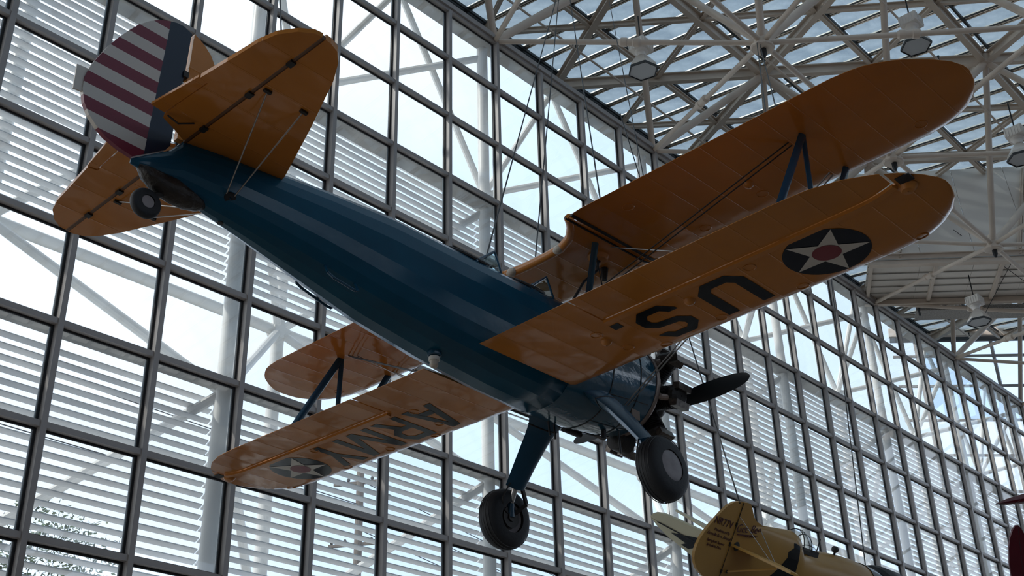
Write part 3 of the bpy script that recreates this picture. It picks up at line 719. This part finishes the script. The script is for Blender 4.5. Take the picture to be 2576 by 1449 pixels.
# hand-holds, beacon
def loop(x0, x1, deg, out, name):
    a, b = fpt(x0, deg), fpt(x1, deg); o_ = Vector((0, math.cos(math.radians(deg)), math.sin(math.radians(deg)))) * out; d = (b - a) * .15
    MB().path([a, a + o_ * .7, a + o_ + d, b + o_ - d, b + o_ * .7, b], .013, 8).build(name, strut_m, fus)
loop(-5.05, -4.72, -122, .15, 'hand_hold'); loop(-5.0, -4.55, -42, .035, 'hand_hold')
p = fpt(-3.55, -92); MB().lathe([(0, .075), (-.05, .07), (-.06, .055)], p + Vector((0, 0, .03)), (0, 0, 1), n=16).build('beacon_mount', strut_m, fus, smooth=True)
MB().lathe([(-.04, .055), (-.075, .055), (-.08, .045)], p, (0, 0, 1), n=16).build('beacon_collar', white_m, fus, smooth=True)
MB().lathe([(-.08, .042), (-.13, .042), (-.145, .03), (-.15, .005)], p, (0, 0, 1), n=16).build('beacon_lamp', amber_m, fus, smooth=True)
# ---- tail
SZ = .295
def stab_surface(poly, th, name, m_, parent):
    return MB().prism([(x, y, SZ - th / 2) for x, y in poly], (0, 0, th)).build(name, m_, parent)
for sd in (-1, 1):
    tp = stab_surface([(x, sd * y) for x, y in ((-5.60, .10), (-5.64, .29), (-5.90, .98), (-6.16, 1.62), (-6.27, 1.82), (-6.36, 1.92), (-6.45, 1.955), (-6.505, 1.96), (-6.505, .05))], .055, 'tailplane', tail_m, bip)
    el = stab_surface([(x, sd * y) for x, y in ((-6.535, .07), (-6.535, 1.96), (-6.60, 1.95), (-6.70, 1.87), (-6.79, 1.73), (-6.835, 1.55), (-6.86, 1.30), (-6.905, .88), (-6.82, .86), (-6.85, .27), (-6.83, .22), (-6.68, .15))], .04, 'elevator', tail_m, bip)
    stab_surface([(x, sd * y) for x, y in ((-6.828, .855), (-6.915, .87), (-6.99, .29), (-6.858, .28))], .025, 'trim_tab', tail_m, el)
    for yy in (.35, 1.0, 1.55): MB().box((-6.52, sd * yy, SZ - .03), (.05, .07, .03)).build('hinge', cable_m, tp)
    MB().path([(-6.520, sd * .06, SZ - .012), (-6.520, sd * 1.955, SZ - .012)], .020, 8).build('hinge_tube', hinge_m, tp, smooth=True)
    for x, y in ((-6.45, 1.15), (-6.09, 1.15)):
        MB().tube((x, sd * y, SZ - .03), (-6.10 if x < -6.2 else -6.04, sd * .13, -.12), .007, n=6).build('tail_brace', wire_m, bip)
        MB().box((x, sd * y, SZ - .035), (.07, .03, .03)).build('brace_fitting', dkmetal_m, tp)
    MB().path([(-6.835, sd * .30, SZ - .04), (-6.75, sd * .34, SZ - .10), (-6.62, sd * .36, SZ - .035)], .008, 5).build('trim_rod', cable_m, el)
    MB().lathe([(0, .055), (-.012, .05), (-.014, .01)], (-6.07, sd * .16, -.12), (0, -sd * .7, .6), n=14).build('brace_port', cable_m, fus)
fin = [(-6.60, 1.46), (-6.49, 1.40), (-6.41, 1.33), (-6.34, 1.22), (-6.22, .98), (-6.08, .74), (-5.92, .55), (-5.70, .40), (-6.58, .30)]
MB().prism([(x, -.03, z) for x, z in fin], (0, .06, 0)).build('fin', fin_m, bip)
rud = [(-6.625, 1.45), (-6.71, 1.48), (-6.78, 1.475), (-6.85, 1.45), (-6.94, 1.405), (-7.03, 1.33), (-7.12, 1.23), (-7.19, 1.12), (-7.26, 1.0), (-7.33, .86), (-7.39, .71), (-7.44, .57), (-7.465, .44), (-7.46, .32), (-7.42, .20), (-7.36, .11), (-7.28, .04), (-7.19, -.015), (-7.06, -.055), (-6.93, -.075), (-6.66, .14), (-6.625, .2)]
ru = MB().prism([(x, -.022, z) for x, z in rud], (0, .044, 0)).build('rudder', rud_m, bip)
MB().prism([(-7.44, -.008, .30), (-7.53, -.008, .29), (-7.545, -.008, .53), (-7.44, -.008, .54)], (0, .016, 0)).build('rudder_tab', white_m, ru)
for z in (.55, .98): MB().box((-6.612, 0, z), (.05, .08, .06)).build('rudder_hinge', dkmetal_m, ru)
# tail wheel with leather boot
secs = []
for k, (x, w, za, zb_) in enumerate(((-6.86, .03, -.10, -.14), (-6.78, .075, -.09, -.22), (-6.66, .10, -.08, -.29), (-6.52, .115, -.10, -.31), (-6.38, .11, -.14, -.30), (-6.26, .08, -.17, -.27), (-6.20, .03, -.20, -.23))):
    sec = []
    for q in range(14):
        a = 2 * math.pi * q / 14; j = 1 + random.uniform(-.07, .07); sec.append((x, w * math.cos(a) * j, (za + zb_) / 2 + (za - zb_) / 2 * math.sin(a) * j))
    secs.append(sec)
MB().loft(secs).build('tail_boot', leather_m, bip, smooth=True, angle=60)
MB().tube((-6.58, 0, -.26), (-6.72, 0, -.36), .03, .025).tube((-6.70, .06, -.34), (-6.73, .06, -.43), .014).bar((-6.70, -.01, -.34), (-6.70, .07, -.34), .05, .03).build('tail_fork', dkmetal_m, bip)
def tyre(c, R, Wd, ax, name, parent, hubr):
    prof = []
    for k in range(13):
        a = math.pi * k / 12; prof.append((-Wd / 2 * math.cos(a) * (1.0 if 2 < k < 10 else .98), hubr + (R - hubr) * math.sin(a) ** .62))
    return MB().lathe(prof, c, ax, n=40).build(name, rubber_m, parent, smooth=True, angle=60)
tw = tyre((-6.73, 0, -.43), .135, .10, (0, 1, 0), 'tail_wheel', bip, .06)
for s_ in (-1, 1): MB().lathe([(0, .062), (.008, .055), (.01, .005)], (-6.73, s_ * .035, -.43), (0, s_, 0), n=20, cap=True).build('wheel_disc', hub_m, tw, smooth=True)
MB().lathe([(0, .03), (.012, .028), (.014, .004)], fpt(-6.02, -85) + Vector((0, 0, .003)), (0, 0, -1), n=12).build('tail_port', cable_m, fus)
# ---- undercarriage
WC = (-1.41, 1.09, -1.45)
for sd in (-1, 1):
    secs = []
    for (x, y, z, ch, th) in ((-1.50, .28, -.40, .74, .24), (-1.49, .37, -.48, .54, .20), (-1.47, .46, -.56, .42, .17), (-1.46, .56, -.66, .36, .155), (-1.44, .76, -.90, .30, .14), (-1.42, .93, -1.12, .265, .13)):
        d = Vector((.12, .72 * sd, -.69)).normalized(); f_ = Vector((1, 0, 0)); f_ = (f_ - d * f_.dot(d)).normalized(); s_ = d.cross(f_)
        secs.append([Vector((x, sd * y, z)) + f_ * (ch * a) + s_ * (th * b) for a, b in ((.5, 0), (.46, .22), (.34, .42), (.12, .5), (-.12, .42), (-.34, .22), (-.5, 0), (-.34, -.22), (-.12, -.42), (.12, -.5), (.34, -.42), (.46, -.22))])
    leg = MB().loft(secs).build('gear_leg', strut_m, bip, smooth=True, angle=50)
    leg['label'] = 'blue tapered undercarriage fairing'
    MB().path([secs[2][k % 12] * 1.0 for k in range(13)], .009, 5).build('fairing_strap', cable_m, leg)
    a, b = Vector((-1.42, sd * .92, -1.11)), Vector((-1.42, sd * .985, -1.30))
    MB().tube(a, b, .035, n=14).build('oleo_rod', alu_m, leg, smooth=True)
    MB().tube(b, Vector((-1.41, sd * 1.0, -1.45)), .042, .048, n=14).build('oleo_fork', strut_m, leg, smooth=True)
    MB().tube((-1.41, sd * .97, -1.45), (-1.41, sd * 1.1, -1.45), .05, n=12).tube((-1.41, sd * .985, -1.45), (-1.41, sd * 1.01, -1.45), .12, n=18).build('brake_drum', dkmetal_m, leg, smooth=True)
    k_ = Vector((-1.26, sd * .90, -1.29))
    MB().bar((-1.34, sd * .90, -1.10), k_, .03, .04).bar(k_, (-1.36, sd * .99, -1.40), .03, .04).build('torque_link', dkmetal_m, leg)
    MB().path([(-1.52, sd * .90, -1.10), (-1.60, sd * .93, -1.28), (-1.56, sd * .97, -1.38), (-1.44, sd * .99, -1.43)], .009, 6).build('brake_hose', cable_m, leg)
    ax = Vector((0, 1, .07 * sd)).normalized()
    wh = tyre((WC[0], sd * WC[1], WC[2]), .335, .27, ax, 'main_wheel', bip, .165)
    for k in range(5):
        off = (-.07 + .035 * k); rr = .165 + .17 * (1 - (off / .135) ** 2) ** .31
        pts = [Vector((WC[0], sd * WC[1], WC[2])) + ax * off + Vector((math.cos(q * math.pi / 20) * (rr + .000), 0, math.sin(q * math.pi / 20) * (rr + .000))) for q in range(41)]
        MB().path(pts, .004, 4).build('tread_groove', gask_m, wh)
    MB().lathe([(0, .168), (.012, .165), (.02, .15), (.026, .06), (.027, .004)], Vector((WC[0], sd * WC[1], WC[2])) + ax * (sd * .108), ax * sd, n=36).build('wheel_disc', hub_m, wh, smooth=True)
    MB().lathe([(0, .168), (.01, .165), (-.02, .12), (-.03, .05), (-.03, .004)], Vector((WC[0], sd * WC[1], WC[2])) - ax * (sd * .085), -ax * sd, n=36).build('wheel_rim', hub_m, wh, smooth=True)
MB().box((-1.12, -.56, -.60), (.13, .012, .10)).build('data_plate', brown_m, bip)
# ---- engine
eng = MB().lathe([(-.60, .34), (-.50, .33), (-.46, .29), (-.30, .28), (-.24, .19), (-.12, .12), (-.06, .085)], (0, 0, 0), (1, 0, 0), n=24, cap=True).build('engine', dkmetal_m, bip, smooth=True)
eng['label'] = 'dark seven-cylinder radial engine'
MB().lathe([(-.67, .505), (-.67, .535), (-.63, .54), (-.60, .525), (-.60, .49), (-.64, .48)], (0, 0, 0), (1, 0, 0), n=48).build('exhaust_ring', exh_m, eng, smooth=True)
MB().lathe([(-.64, .06), (-.63, .50)], (0, 0, 0), (1, 0, 0), n=40).build('firewall', dkmetal_m, eng)
for k in range(7):
    a = math.radians(90 + k * 360 / 7); r = Vector((0, math.cos(a), math.sin(a))); t_ = Vector((0, -math.sin(a), math.cos(a))); o_ = Vector((-.36, 0, 0))
    prof = [(.2, .10)]; h = .24
    while h < .50: prof += [(h, .105), (h, .138), (h + .012, .138), (h + .012, .105)]; h += .025
    prof += [(.51, .12), (.56, .145), (.61, .135), (.64, .09), (.645, .01)]
    cyl = MB().lathe(prof, o_, r, n=18).build('cylinder', dkmetal_m, eng)
    for s_ in (-1, 1):
        c0 = o_ + r * .63 + t_ * (s_ * .10); MB().bar(c0 + Vector((-.11, 0, 0)), c0 + Vector((.12, 0, 0)), .075, .085, up=r).build('rocker_box', rock_m, cyl)
        MB().tube(Vector((-.28, 0, 0)) + r * .22 + t_ * (s_ * .05), Vector((-.29, 0, 0)) + r * .58 + t_ * (s_ * .085), .011, n=6).build('pushrod_tube', rock_m, cyl)
    MB().path([o_ + r * .55 + Vector((-.10, 0, 0)) + t_ * .04, o_ + r * .50 + Vector((-.20, 0, 0)) + t_ * .06, Vector((-.60, 0, 0)) + r * .50 + t_ * .05], .036, 10).build('exhaust_stub', exh_m, cyl, smooth=True)
p = Vector((-.55, -.50, .30)); MB().tube(p, p + Vector((.10, -.16, .02)), .05, .062, n=14, cap=False).build('exhaust_pipe', dkmetal_m, eng)
MB().lathe([(-.68, .04), (-.66, .13), (-.46, .13), (-.43, .05)], (0, .10, -.54), (1, 0, 0), n=18, cap=True).build('oil_cooler', dkmetal_m, eng, smooth=True)
# ---- propeller
pr = MB().lathe([(-.10, .09), (.0, .10), (.06, .08), (.10, .045), (.11, .01)], (0, 0, 0), (1, 0, 0), n=20, cap=True).build('propeller_hub', dkmetal_m, bip, smooth=True)
th = -.016; RPP = 1.305
for sg in (-1, 1):
    u_ = Vector((0, sg * math.cos(th), sg * math.sin(th))); v_ = Vector((0, -u_.z, u_.y)); secs = []
    for s in [q / 14 for q in range(13)] + [.93, .95, .965, .98, .99, 1.0]:
        rr = .06 + (RPP - .06) * s
        chd = interp([(0, .075), (.12, .09), (.3, .17), (.5, .205), (.7, .20), (.86, .165), (.93, .13), (.965, .10), (.985, .07), (1, .02)], s); tw_ = math.radians(interp([(0, 46), (.3, 32), (.6, 19), (1, 11)], s)); tk = interp([(0, .07), (.15, .055), (.5, .028), (1, .008)], s)
        cdir = (v_ * math.cos(tw_) + Vector((1, 0, 0)) * math.sin(tw_)); ndir = u_.cross(cdir)
        secs.append([u_ * rr + cdir * (chd * a) + ndir * (tk * b) for a, b in ((.5, 0), (.3, .4), (0, .5), (-.3, .35), (-.5, 0), (-.3, -.2), (0, -.25), (.3, -.2))])
    MB().loft(secs).build('propeller_blade', prop_m, pr, smooth=True)
# ================================================================== yellow racer (lower right)
ph = math.radians(28)
rac = empty('racing_monoplane', (16.16765, 9.93086, 5.3791 + 1.6), label='yellow racing monoplane with black scallops, lettered fin and bubble canopy', category='aeroplane')
RR = Matrix(((1, 0, 0), (0, math.cos(ph), -math.sin(ph)), (0, math.sin(ph), math.cos(ph))))
rac.rotation_mode = 'QUATERNION'; rac.rotation_quaternion = RR.to_quaternion()
rudp = [(-.01, .71), (-.10, .70), (-.24, .66), (-.37, .58), (-.48, .46), (-.57, .34), (-.67, .21), (-.75, .08), (-.81, -.04), (-.84, -.16), (-.84, -.26), (-.81, -.35), (-.75, -.43), (-.66, -.50), (-.52, -.56), (-.38, -.60), (-.07, -.60)]
rr_ = MB().prism([(x, -.025, z) for x, z in rudp], (0, .05, 0)).build('rudder', yellow_m, rac)
finp = [(0.0, .712), (.10, .725), (.18, .72), (.25, .68), (.32, .60), (.37, .55), (.48, .50), (.67, .47), (.9, .47), (.9, .1), (-.05, .1)]
MB().prism([(x, -.03, z) for x, z in finp], (0, .06, 0)).build('fin', yellow_m, rac)
RF = [(-.05, .035, .30, -.55), (.30, .07, .42, -.62), (.67, .12, .47, -.68), (1.1, .20, .52, -.72), (1.52, .27, .57, -.76), (1.70, .30, .53, -.77), (1.8, .33, .36, -.78), (2.2, .40, .36, -.80), (2.6, .44, .42, -.82), (3.06, .47, .46, -.82), (3.6, .50, .48, -.80), (4.2, .52, .46, -.76), (4.5, .53, .44, -.72)]
def rsec(s, n=28):
    x, w, zt, zb_ = s; zm = (zt + zb_) / 2 - .05; o = []
    for k in range(n):
        a = 2 * math.pi * k / n; c_, s_ = math.cos(a), math.sin(a)
        o.append((x, w * math.copysign(abs(c_) ** .9, c_), zm + (zt - zm if s_ > 0 else zm - zb_) * s_))
    return o
rfus = MB().loft([rsec(s) for s in RF]).build('fuselage', yellow_m, rac, smooth=True)
MB().loft([rsec((x, w * 1.015, zt * 1.015, zb_ * 1.01)) for x, w, zt, zb_ in ((3.95, .515, .475, -.78), (4.15, .525, .47, -.77), (4.5, .54, .45, -.73))]).build('cowl_band', black_m, rac, smooth=True)
MB().lathe([(4.5, .56), (4.55, .66), (4.7, .70), (5.2, .70), (5.35, .62), (5.37, .5)], (0, 0, -.14), (1, 0, 0), n=36).build('engine_cowl', cable_m, rac, smooth=True)
# black scallop films on the right side of the fuselage
def rpt(x, deg, lift=.006):
    for a, b in zip(RF[:-1], RF[1:]):
        if a[0] <= x <= b[0]:
            t_ = (x - a[0]) / (b[0] - a[0]); s = [a[k] + (b[k] - a[k]) * t_ for k in range(4)]; break
    zm = (s[2] + s[3]) / 2 - .05; a_ = math.radians(deg); c_, s_ = math.cos(a_), math.sin(a_)
    return (x, s[1] * math.copysign(abs(c_) ** .9, c_) * (1 + lift * 2), zm + (s[2] - zm if s_ > 0 else zm - s[3]) * s_ * (1 + lift))
mb = MB(); secs = []
for k in range(13):
    u_ = k / 12; d0 = 132 + u_ * 100; xa = 1.32 - .55 * max(0, u_ - .25) * 1.6; xb_ = 1.62 - .10 * u_
    if u_ < .12: xa = 1.45
    secs.append([rpt(xa + (xb_ - xa) * q / 6, d0) for q in range(7)])
MB().loft(secs, cap=False, closed=False).build('scallop', black_m, rac)
# canopy
secs = []
for k in range(9):
    u_ = k / 8; x = 1.70 + .58 * u_; h = .30 * math.sin(math.pi * (.42 + .58 * u_)) ** .7 if u_ < 1 else .0; w = .22 * (1 - .2 * u_)
    secs.append([(x, w * math.cos(math.pi * q / 12), .34 + h * math.sin(math.pi * q / 12)) for q in range(13)])
can = MB().loft(secs, cap=False, closed=False).build('canopy', can_m, rac, smooth=True)
for k in (0, 4, 7): MB().path(secs[k], .008, 6).build('canopy_frame', cable_m, can)
MB().path([s[6] for s in secs], .006, 6).build('canopy_frame', cable_m, can)
MB().box((1.98, 0, .33), (.5, .40, .10)).build('cockpit_rim', pad_m, rac)
MB().lathe([(-.06, .02), (-.05, .055), (.0, .06), (.03, .05)], (2.95, -.05, .54), (1, 0, 0), n=14, cap=True).tube((2.95, -.05, .44), (2.95, -.05, .52), .02).build('fuel_cap', cable_m, rac)
MB().tube((2.55, .05, .40), (2.55, .05, .62), .010, n=6).build('antenna_mast', cable_m, rac)
# tail surfaces
def rpoly(pts, th, name, m_):
    return MB().prism([Vector(p) for p in pts], (0, 0, th)).build(name, m_, rac)
rs = rpoly([(-.02, -.04, 0), (.55, -.10, -.02), (.50, -.6, -.05), (.35, -1.05, -.10), (.18, -1.22, -.12), (.05, -1.15, -.11), (-.02, -.6, -.05)], .035, 'tailplane', yellow2_m)
rpoly([(-.02, .04, .04), (.55, .10, .05), (.50, .6, .13), (.35, 1.1, .21), (.18, 1.34, .25), (.05, 1.25, .24), (-.02, .6, .13)], .035, 'tailplane', cream_m)
MB().tube((.05, -.05, -.40), (.30, -.75, -.10), .014, n=8).build('tailplane_strut', yellow2_m, rac)
MB().lathe([(0, .03), (.01, .028), (.012, .003)], (.05, -.06, -.40), (0, -1, 0), n=12).build('strut_port', cable_m, rac)
MB().lathe([(0, .075), (.008, .07), (.01, .004)], (.12, -.05, .02), (0, -1, 0), n=16).build('stabiliser_port', cable_m, rac)
for e in ((.42, -.62, -.04), (.30, -.62, -.04)): MB().tube((-.01 if e[0] < .4 else .62, -.04, .47 if e[0] < .4 else .40), e, .007, n=6).build('bracing_wire', wire_m, rac)
MB().tube((-.012, -.035, .70), (-.06, -.035, -.60), .006, n=6).build('hinge_line', cable_m, rac)
for x, z in ((-.03, .34), (-.045, .02), (-.055, -.42)): MB().box((x, -.035, z), (.03, .02, .06)).build('rudder_hinge', cable_m, rac)
# lettering on fin and rudder (right-hand face)
def text(body, size, x, z, m_, parent, name, rot=0.0, shear=0.0, ext=.002, y=-.034):
    cu = bpy.data.curves.new(name, 'FONT'); cu.body = body; cu.size = size; cu.align_x = 'CENTER'; cu.align_y = 'CENTER'; cu.extrude = ext; cu.shear = shear; cu.resolution_u = 3
    to = bpy.data.objects.new(name, cu); COL.objects.link(to)
    dg = bpy.context.evaluated_depsgraph_get(); me = bpy.data.meshes.new_from_object(to.evaluated_get(dg)); bpy.data.objects.remove(to)
    me.materials.clear(); me.materials.append(m_); o = bpy.data.objects.new(name, me); link(o, parent)
    o.location = (x, y, z); o.rotation_euler = (math.pi / 2, rot, 0); return o
text('NR77V', .165, -.36, .30, maroon_m, rac, 'lettering')
text('Manufactured By', .062, -.34, .165, maroon_m, rac, 'lettering', shear=.3)
text('Granville Bros. Aircraft', .068, -.38, .085, maroon_m, rac, 'lettering', shear=.3)
text('Springfield Airport', .062, -.42, -.02, maroon_m, rac, 'lettering', shear=.3)
text('Springfield, Mass.', .058, -.43, -.09, maroon_m, rac, 'lettering', shear=.3)
text('Gee Bee', .19, .28, .335, maroon_m, rac, 'lettering', rot=-.16, shear=.35, y=-.062)
text('SUPER SPORTSTER', .046, .37, .235, maroon_m, rac, 'lettering', rot=-.16, y=-.075)
MB().bar((.04, -.055, .20), (.46, -.085, .275), .012, .018, (0, -1, 0)).build('lettering_flourish', maroon_m, rac)
# ---- pale wing of another aircraft behind the racer's rudder
pw = empty('monoplane_wing', atdepth(1755, 1385, 21.5), label='pale cream wing with a dark angular numeral behind the yellow rudder', category='wing')
La, Lb = Vector((0, .88, .47)), Vector((.55, .12, -.80)).normalized()
def pwp(px_, py_, off=0):
    n_ = La.cross(Lb).normalized(); d = ray(px_, py_); k = (pw.location - EYE).dot(n_) / d.dot(n_); return (EYE + d * k) - pw.location + n_ * off
nrm = La.cross(Lb).normalized()
if nrm.dot(ray(1700, 1340)) < 0: nrm = -nrm
def pwq(pts, off, th, name, m_):
    return MB().prism([pwp(*p) + nrm * off for p in pts], nrm * th).build(name, m_, pw)
pwq([(1636, 1300), (1640, 1293), (1650, 1290), (1672, 1294), (1705, 1308), (1760, 1334), (1790, 1350), (1780, 1376), (1755, 1363), (1715, 1343), (1672, 1319), (1656, 1312)], 0, .05, 'aileron', cream_m)
pwq([(1637, 1302), (1656, 1313), (1672, 1320), (1715, 1344), (1755, 1364), (1780, 1377), (1770, 1425), (1742, 1400), (1715, 1378), (1680, 1350), (1655, 1325)], 0, .08, 'wing_panel', cream_m)
pwq([(1690, 1339), (1755, 1353), (1752, 1362), (1700, 1342)], -.012, .006, 'numeral', navy_m)
pwq([(1690, 1340), (1716, 1345), (1752, 1366), (1748, 1378), (1732, 1380), (1714, 1369), (1726, 1366)], -.014, .006, 'numeral', navy_m)
MB().path([pwp(1655, 1312) - nrm * .01, pwp(1715, 1344) - nrm * .01, pwp(1760, 1368) - nrm * .01], .012, 6).build('hinge_line', cable_m, pw)
cab_ = pw.location; cable_pts = [(cab_ + La * .6, cab_ + La * .6 + Vector((0, 0, 9)))]
# ================================================================== red aircraft at the right edge
red = empty('red_aeroplane', atdepth(2640, 1400, 26), label='dark red aeroplane reaching in from the right picture edge', category='aeroplane')
def rq(px_, py_, d): return atdepth(px_, py_, d) - red.location
def rpl(pts, d, th, name, m_):
    P_ = [rq(x, y, d + k) for x, y, k in pts]; nn = (P_[1] - P_[0]).cross(P_[2] - P_[0]).normalized(); return MB().prism(P_, nn * th).build(name, m_, red)
secs = []
for k in range(9):
    u_ = k / 8; cxp = 2506 + 190 * u_; cyp = 1268 - 34 * u_; hw = (14 + 26 * min(1, u_ * 1.6)) * (0.25 + .75 * min(1, u_ * 3)); c0 = rq(cxp, cyp, 26 + .6 * u_)
    ch_ = Vector((.75, -.1, .18)); up_ = Vector((-.1, -.2, 1)).normalized(); sc = .9 * (0.12 + .88 * min(1, u_ * 2.2) ** .6)
    secs.append([c0 + ch_ * (sc * a) + up_ * (.17 * sc * b) for a, b in ((.5, 0), (.4, .5), (.1, .9), (-.25, .6), (-.5, 0), (-.25, -.45), (.1, -.7), (.4, -.5))])
MB().loft(secs).build('wing', dkred_m, red, smooth=True)
tp_ = [(2552, 1321), (2545, 1332), (2538, 1352), (2535, 1380), (2536, 1410), (2540, 1440), (2546, 1475), (2640, 1500), (2640, 1420), (2585, 1360), (2566, 1328), (2559, 1320)]
rpl([(x, y, 0) for x, y in tp_], 25.2, .06, 'fin', dkred_m)
MB().tube(rq(2560, 1322, 25.15), rq(2575, 1460, 25.15), .012, n=6).build('rudder_hinge_line', cable_m, red)
MB().loft([[rq(x, y, d) for x, y, d in ((2600, 1470, 25), (2600, 1540, 25), (2600, 1540, 26), (2600, 1470, 26))], [rq(x, y, d) for x, y, d in ((2900, 1400, 27), (2900, 1600, 27), (2900, 1600, 29), (2900, 1400, 29))]]).build('fuselage', dkred_m, red)
# ================================================================== hanging cables
CB = []
def cable(a, b, label, r=.010):
    o = MB().tube(a, b, r, n=6).build('suspension_cable', cable_m); o['label'] = label; o['category'] = 'cable'; o['group'] = 'suspension cables'; return o
AN = atdepth(1402, -12, 25.5)
def onz(x, y, z): d = ray(x, y); return EYE + d * ((z - EYE.z) / d.z)
cable(AN, bw((-2.75, .25, .50)), 'thin dark cable running down to the rear cockpit of the biplane')
cable(AN + Vector((.05, 0, 0)), bw((-1.6, .5, 1.22)), 'thin dark cable running down to the upper wing centre section')
cable(AN + Vector((.3, -.1, 0)), bw((-1.75, -.75, 1.2)), 'thin dark cable slanting behind the inner end of the upper orange wing')
cable(atdepth(1530, -10, 25.5), bw((-1.7, -1.35, 1.2)), 'faint dark cable passing left of the nearest high-bay lamp', .007)
A1 = atdepth(1902, 92, 27.9)
cable(A1, bw((-1.8, -2.92, 1.2)), 'left of two thin cables dropping from the white roof node behind the wing', .010)
cable(A1 + Vector((.10, 0, 0)), bw((-1.7, -3.05, 1.2)), 'right of two thin cables dropping from the white roof node behind the wing', .010)
cable(atdepth(704, -30, 12), bw((-6.42, -1.30, .31)), 'thin dark cable running up from the orange tailplane past the picture top', .008)
cable(onz(1560, 285, ZT - .6), atdepth(1861, 1266, 19.0), 'long thin cable in front of the glazing above the yellow racer', .012)
cable(onz(2085, 655, ZT - .5), atdepth(2178, 1432, 22.2), 'long thin cable ending on the nose of the yellow racer', .012)
cable(BK(3.0, 1.85, .9), atdepth(2472, 800, 36), 'thin cable crossing the roof bulkhead and holding the lamp under the catwalk', .009)
cable(BK(1.5, 1.9, .8), BK(4.2, 1.0, -1.6), 'thin cable slanting down across the soffit panels', .009)
cable(cable_pts[0][0], cable_pts[0][1], 'thin cable holding the pale cream wing behind the yellow racer', .006)
# ================================================================== outside: tree and utility pole
tree = empty('tree', (21.0, 41.5, 0), label='leafy green tree seen through the lower left louvres', category='tree')
MB().tube((0, 0, 0), (.2, 0, 8.5), .28, .10, n=10).build('trunk', wood_m, tree)
lf = MB()
for k in range(34):
    a = random.uniform(0, 6.28); z = random.uniform(7.5, 16.0); rr = (4.2 - abs(z - 10.5) * .5) * random.uniform(.3, 1); c0 = Vector((rr * math.cos(a), rr * math.sin(a) * .8, z))
    for q in range(120):
        p = c0 + Vector((random.gauss(0, .45), random.gauss(0, .45), random.gauss(0, .35))); d = Vector((random.uniform(-1, 1), random.uniform(-1, 1), random.uniform(-1, 1))).normalized() * .11; e = d.orthogonal().normalized() * .055
        lf.add([p - d, p - e, p + d, p + e], [(0, 1, 2, 3)])
lfo = lf.build('foliage', leaf_m, tree, kind='stuff')
pb = atdepth(905, 1250, 48)
pole = empty('utility_pole', (pb.x, pb.y, 0), label='timber utility pole with cross-arms outside behind the louvres', category='utility pole')
zt_ = atdepth(905, 1172, 48).z
MB().tube((0, 0, 0), (0, 0, zt_), .20, .15, n=12).build('post', wood_m, pole)
for k, (dz, ln) in enumerate(((.5, 2.2), (3.0, 2.4))):
    z = zt_ - dz; d = Vector((.5, -.85, 0)).normalized()
    arm = MB().bar(Vector((0, 0, z)) - d * ln / 2, Vector((0, 0, z)) + d * ln / 2, .10, .12).build('cross_arm', wood_m, pole)
    for s in (-.9, -.45, .45, .9): MB().lathe([(0, .03), (.06, .07), (.12, .07), (.18, .03)], Vector((0, 0, z + .06)) + d * (s * ln / 2), (0, 0, 1), n=8, cap=True).build('insulator', dark_m, arm)
for k in range(3):
    MB().tube((0, 0, zt_ - .4 - k * 1.0), (30, 6, zt_ - 1.2 - k * 1.1), .02, n=5).build('power_line', cable_m, pole)
    MB().tube((0, 0, zt_ - .4 - k * 1.0), (-32, -3, zt_ - .9 - k * 1.1), .02, n=5).build('power_line', cable_m, pole)
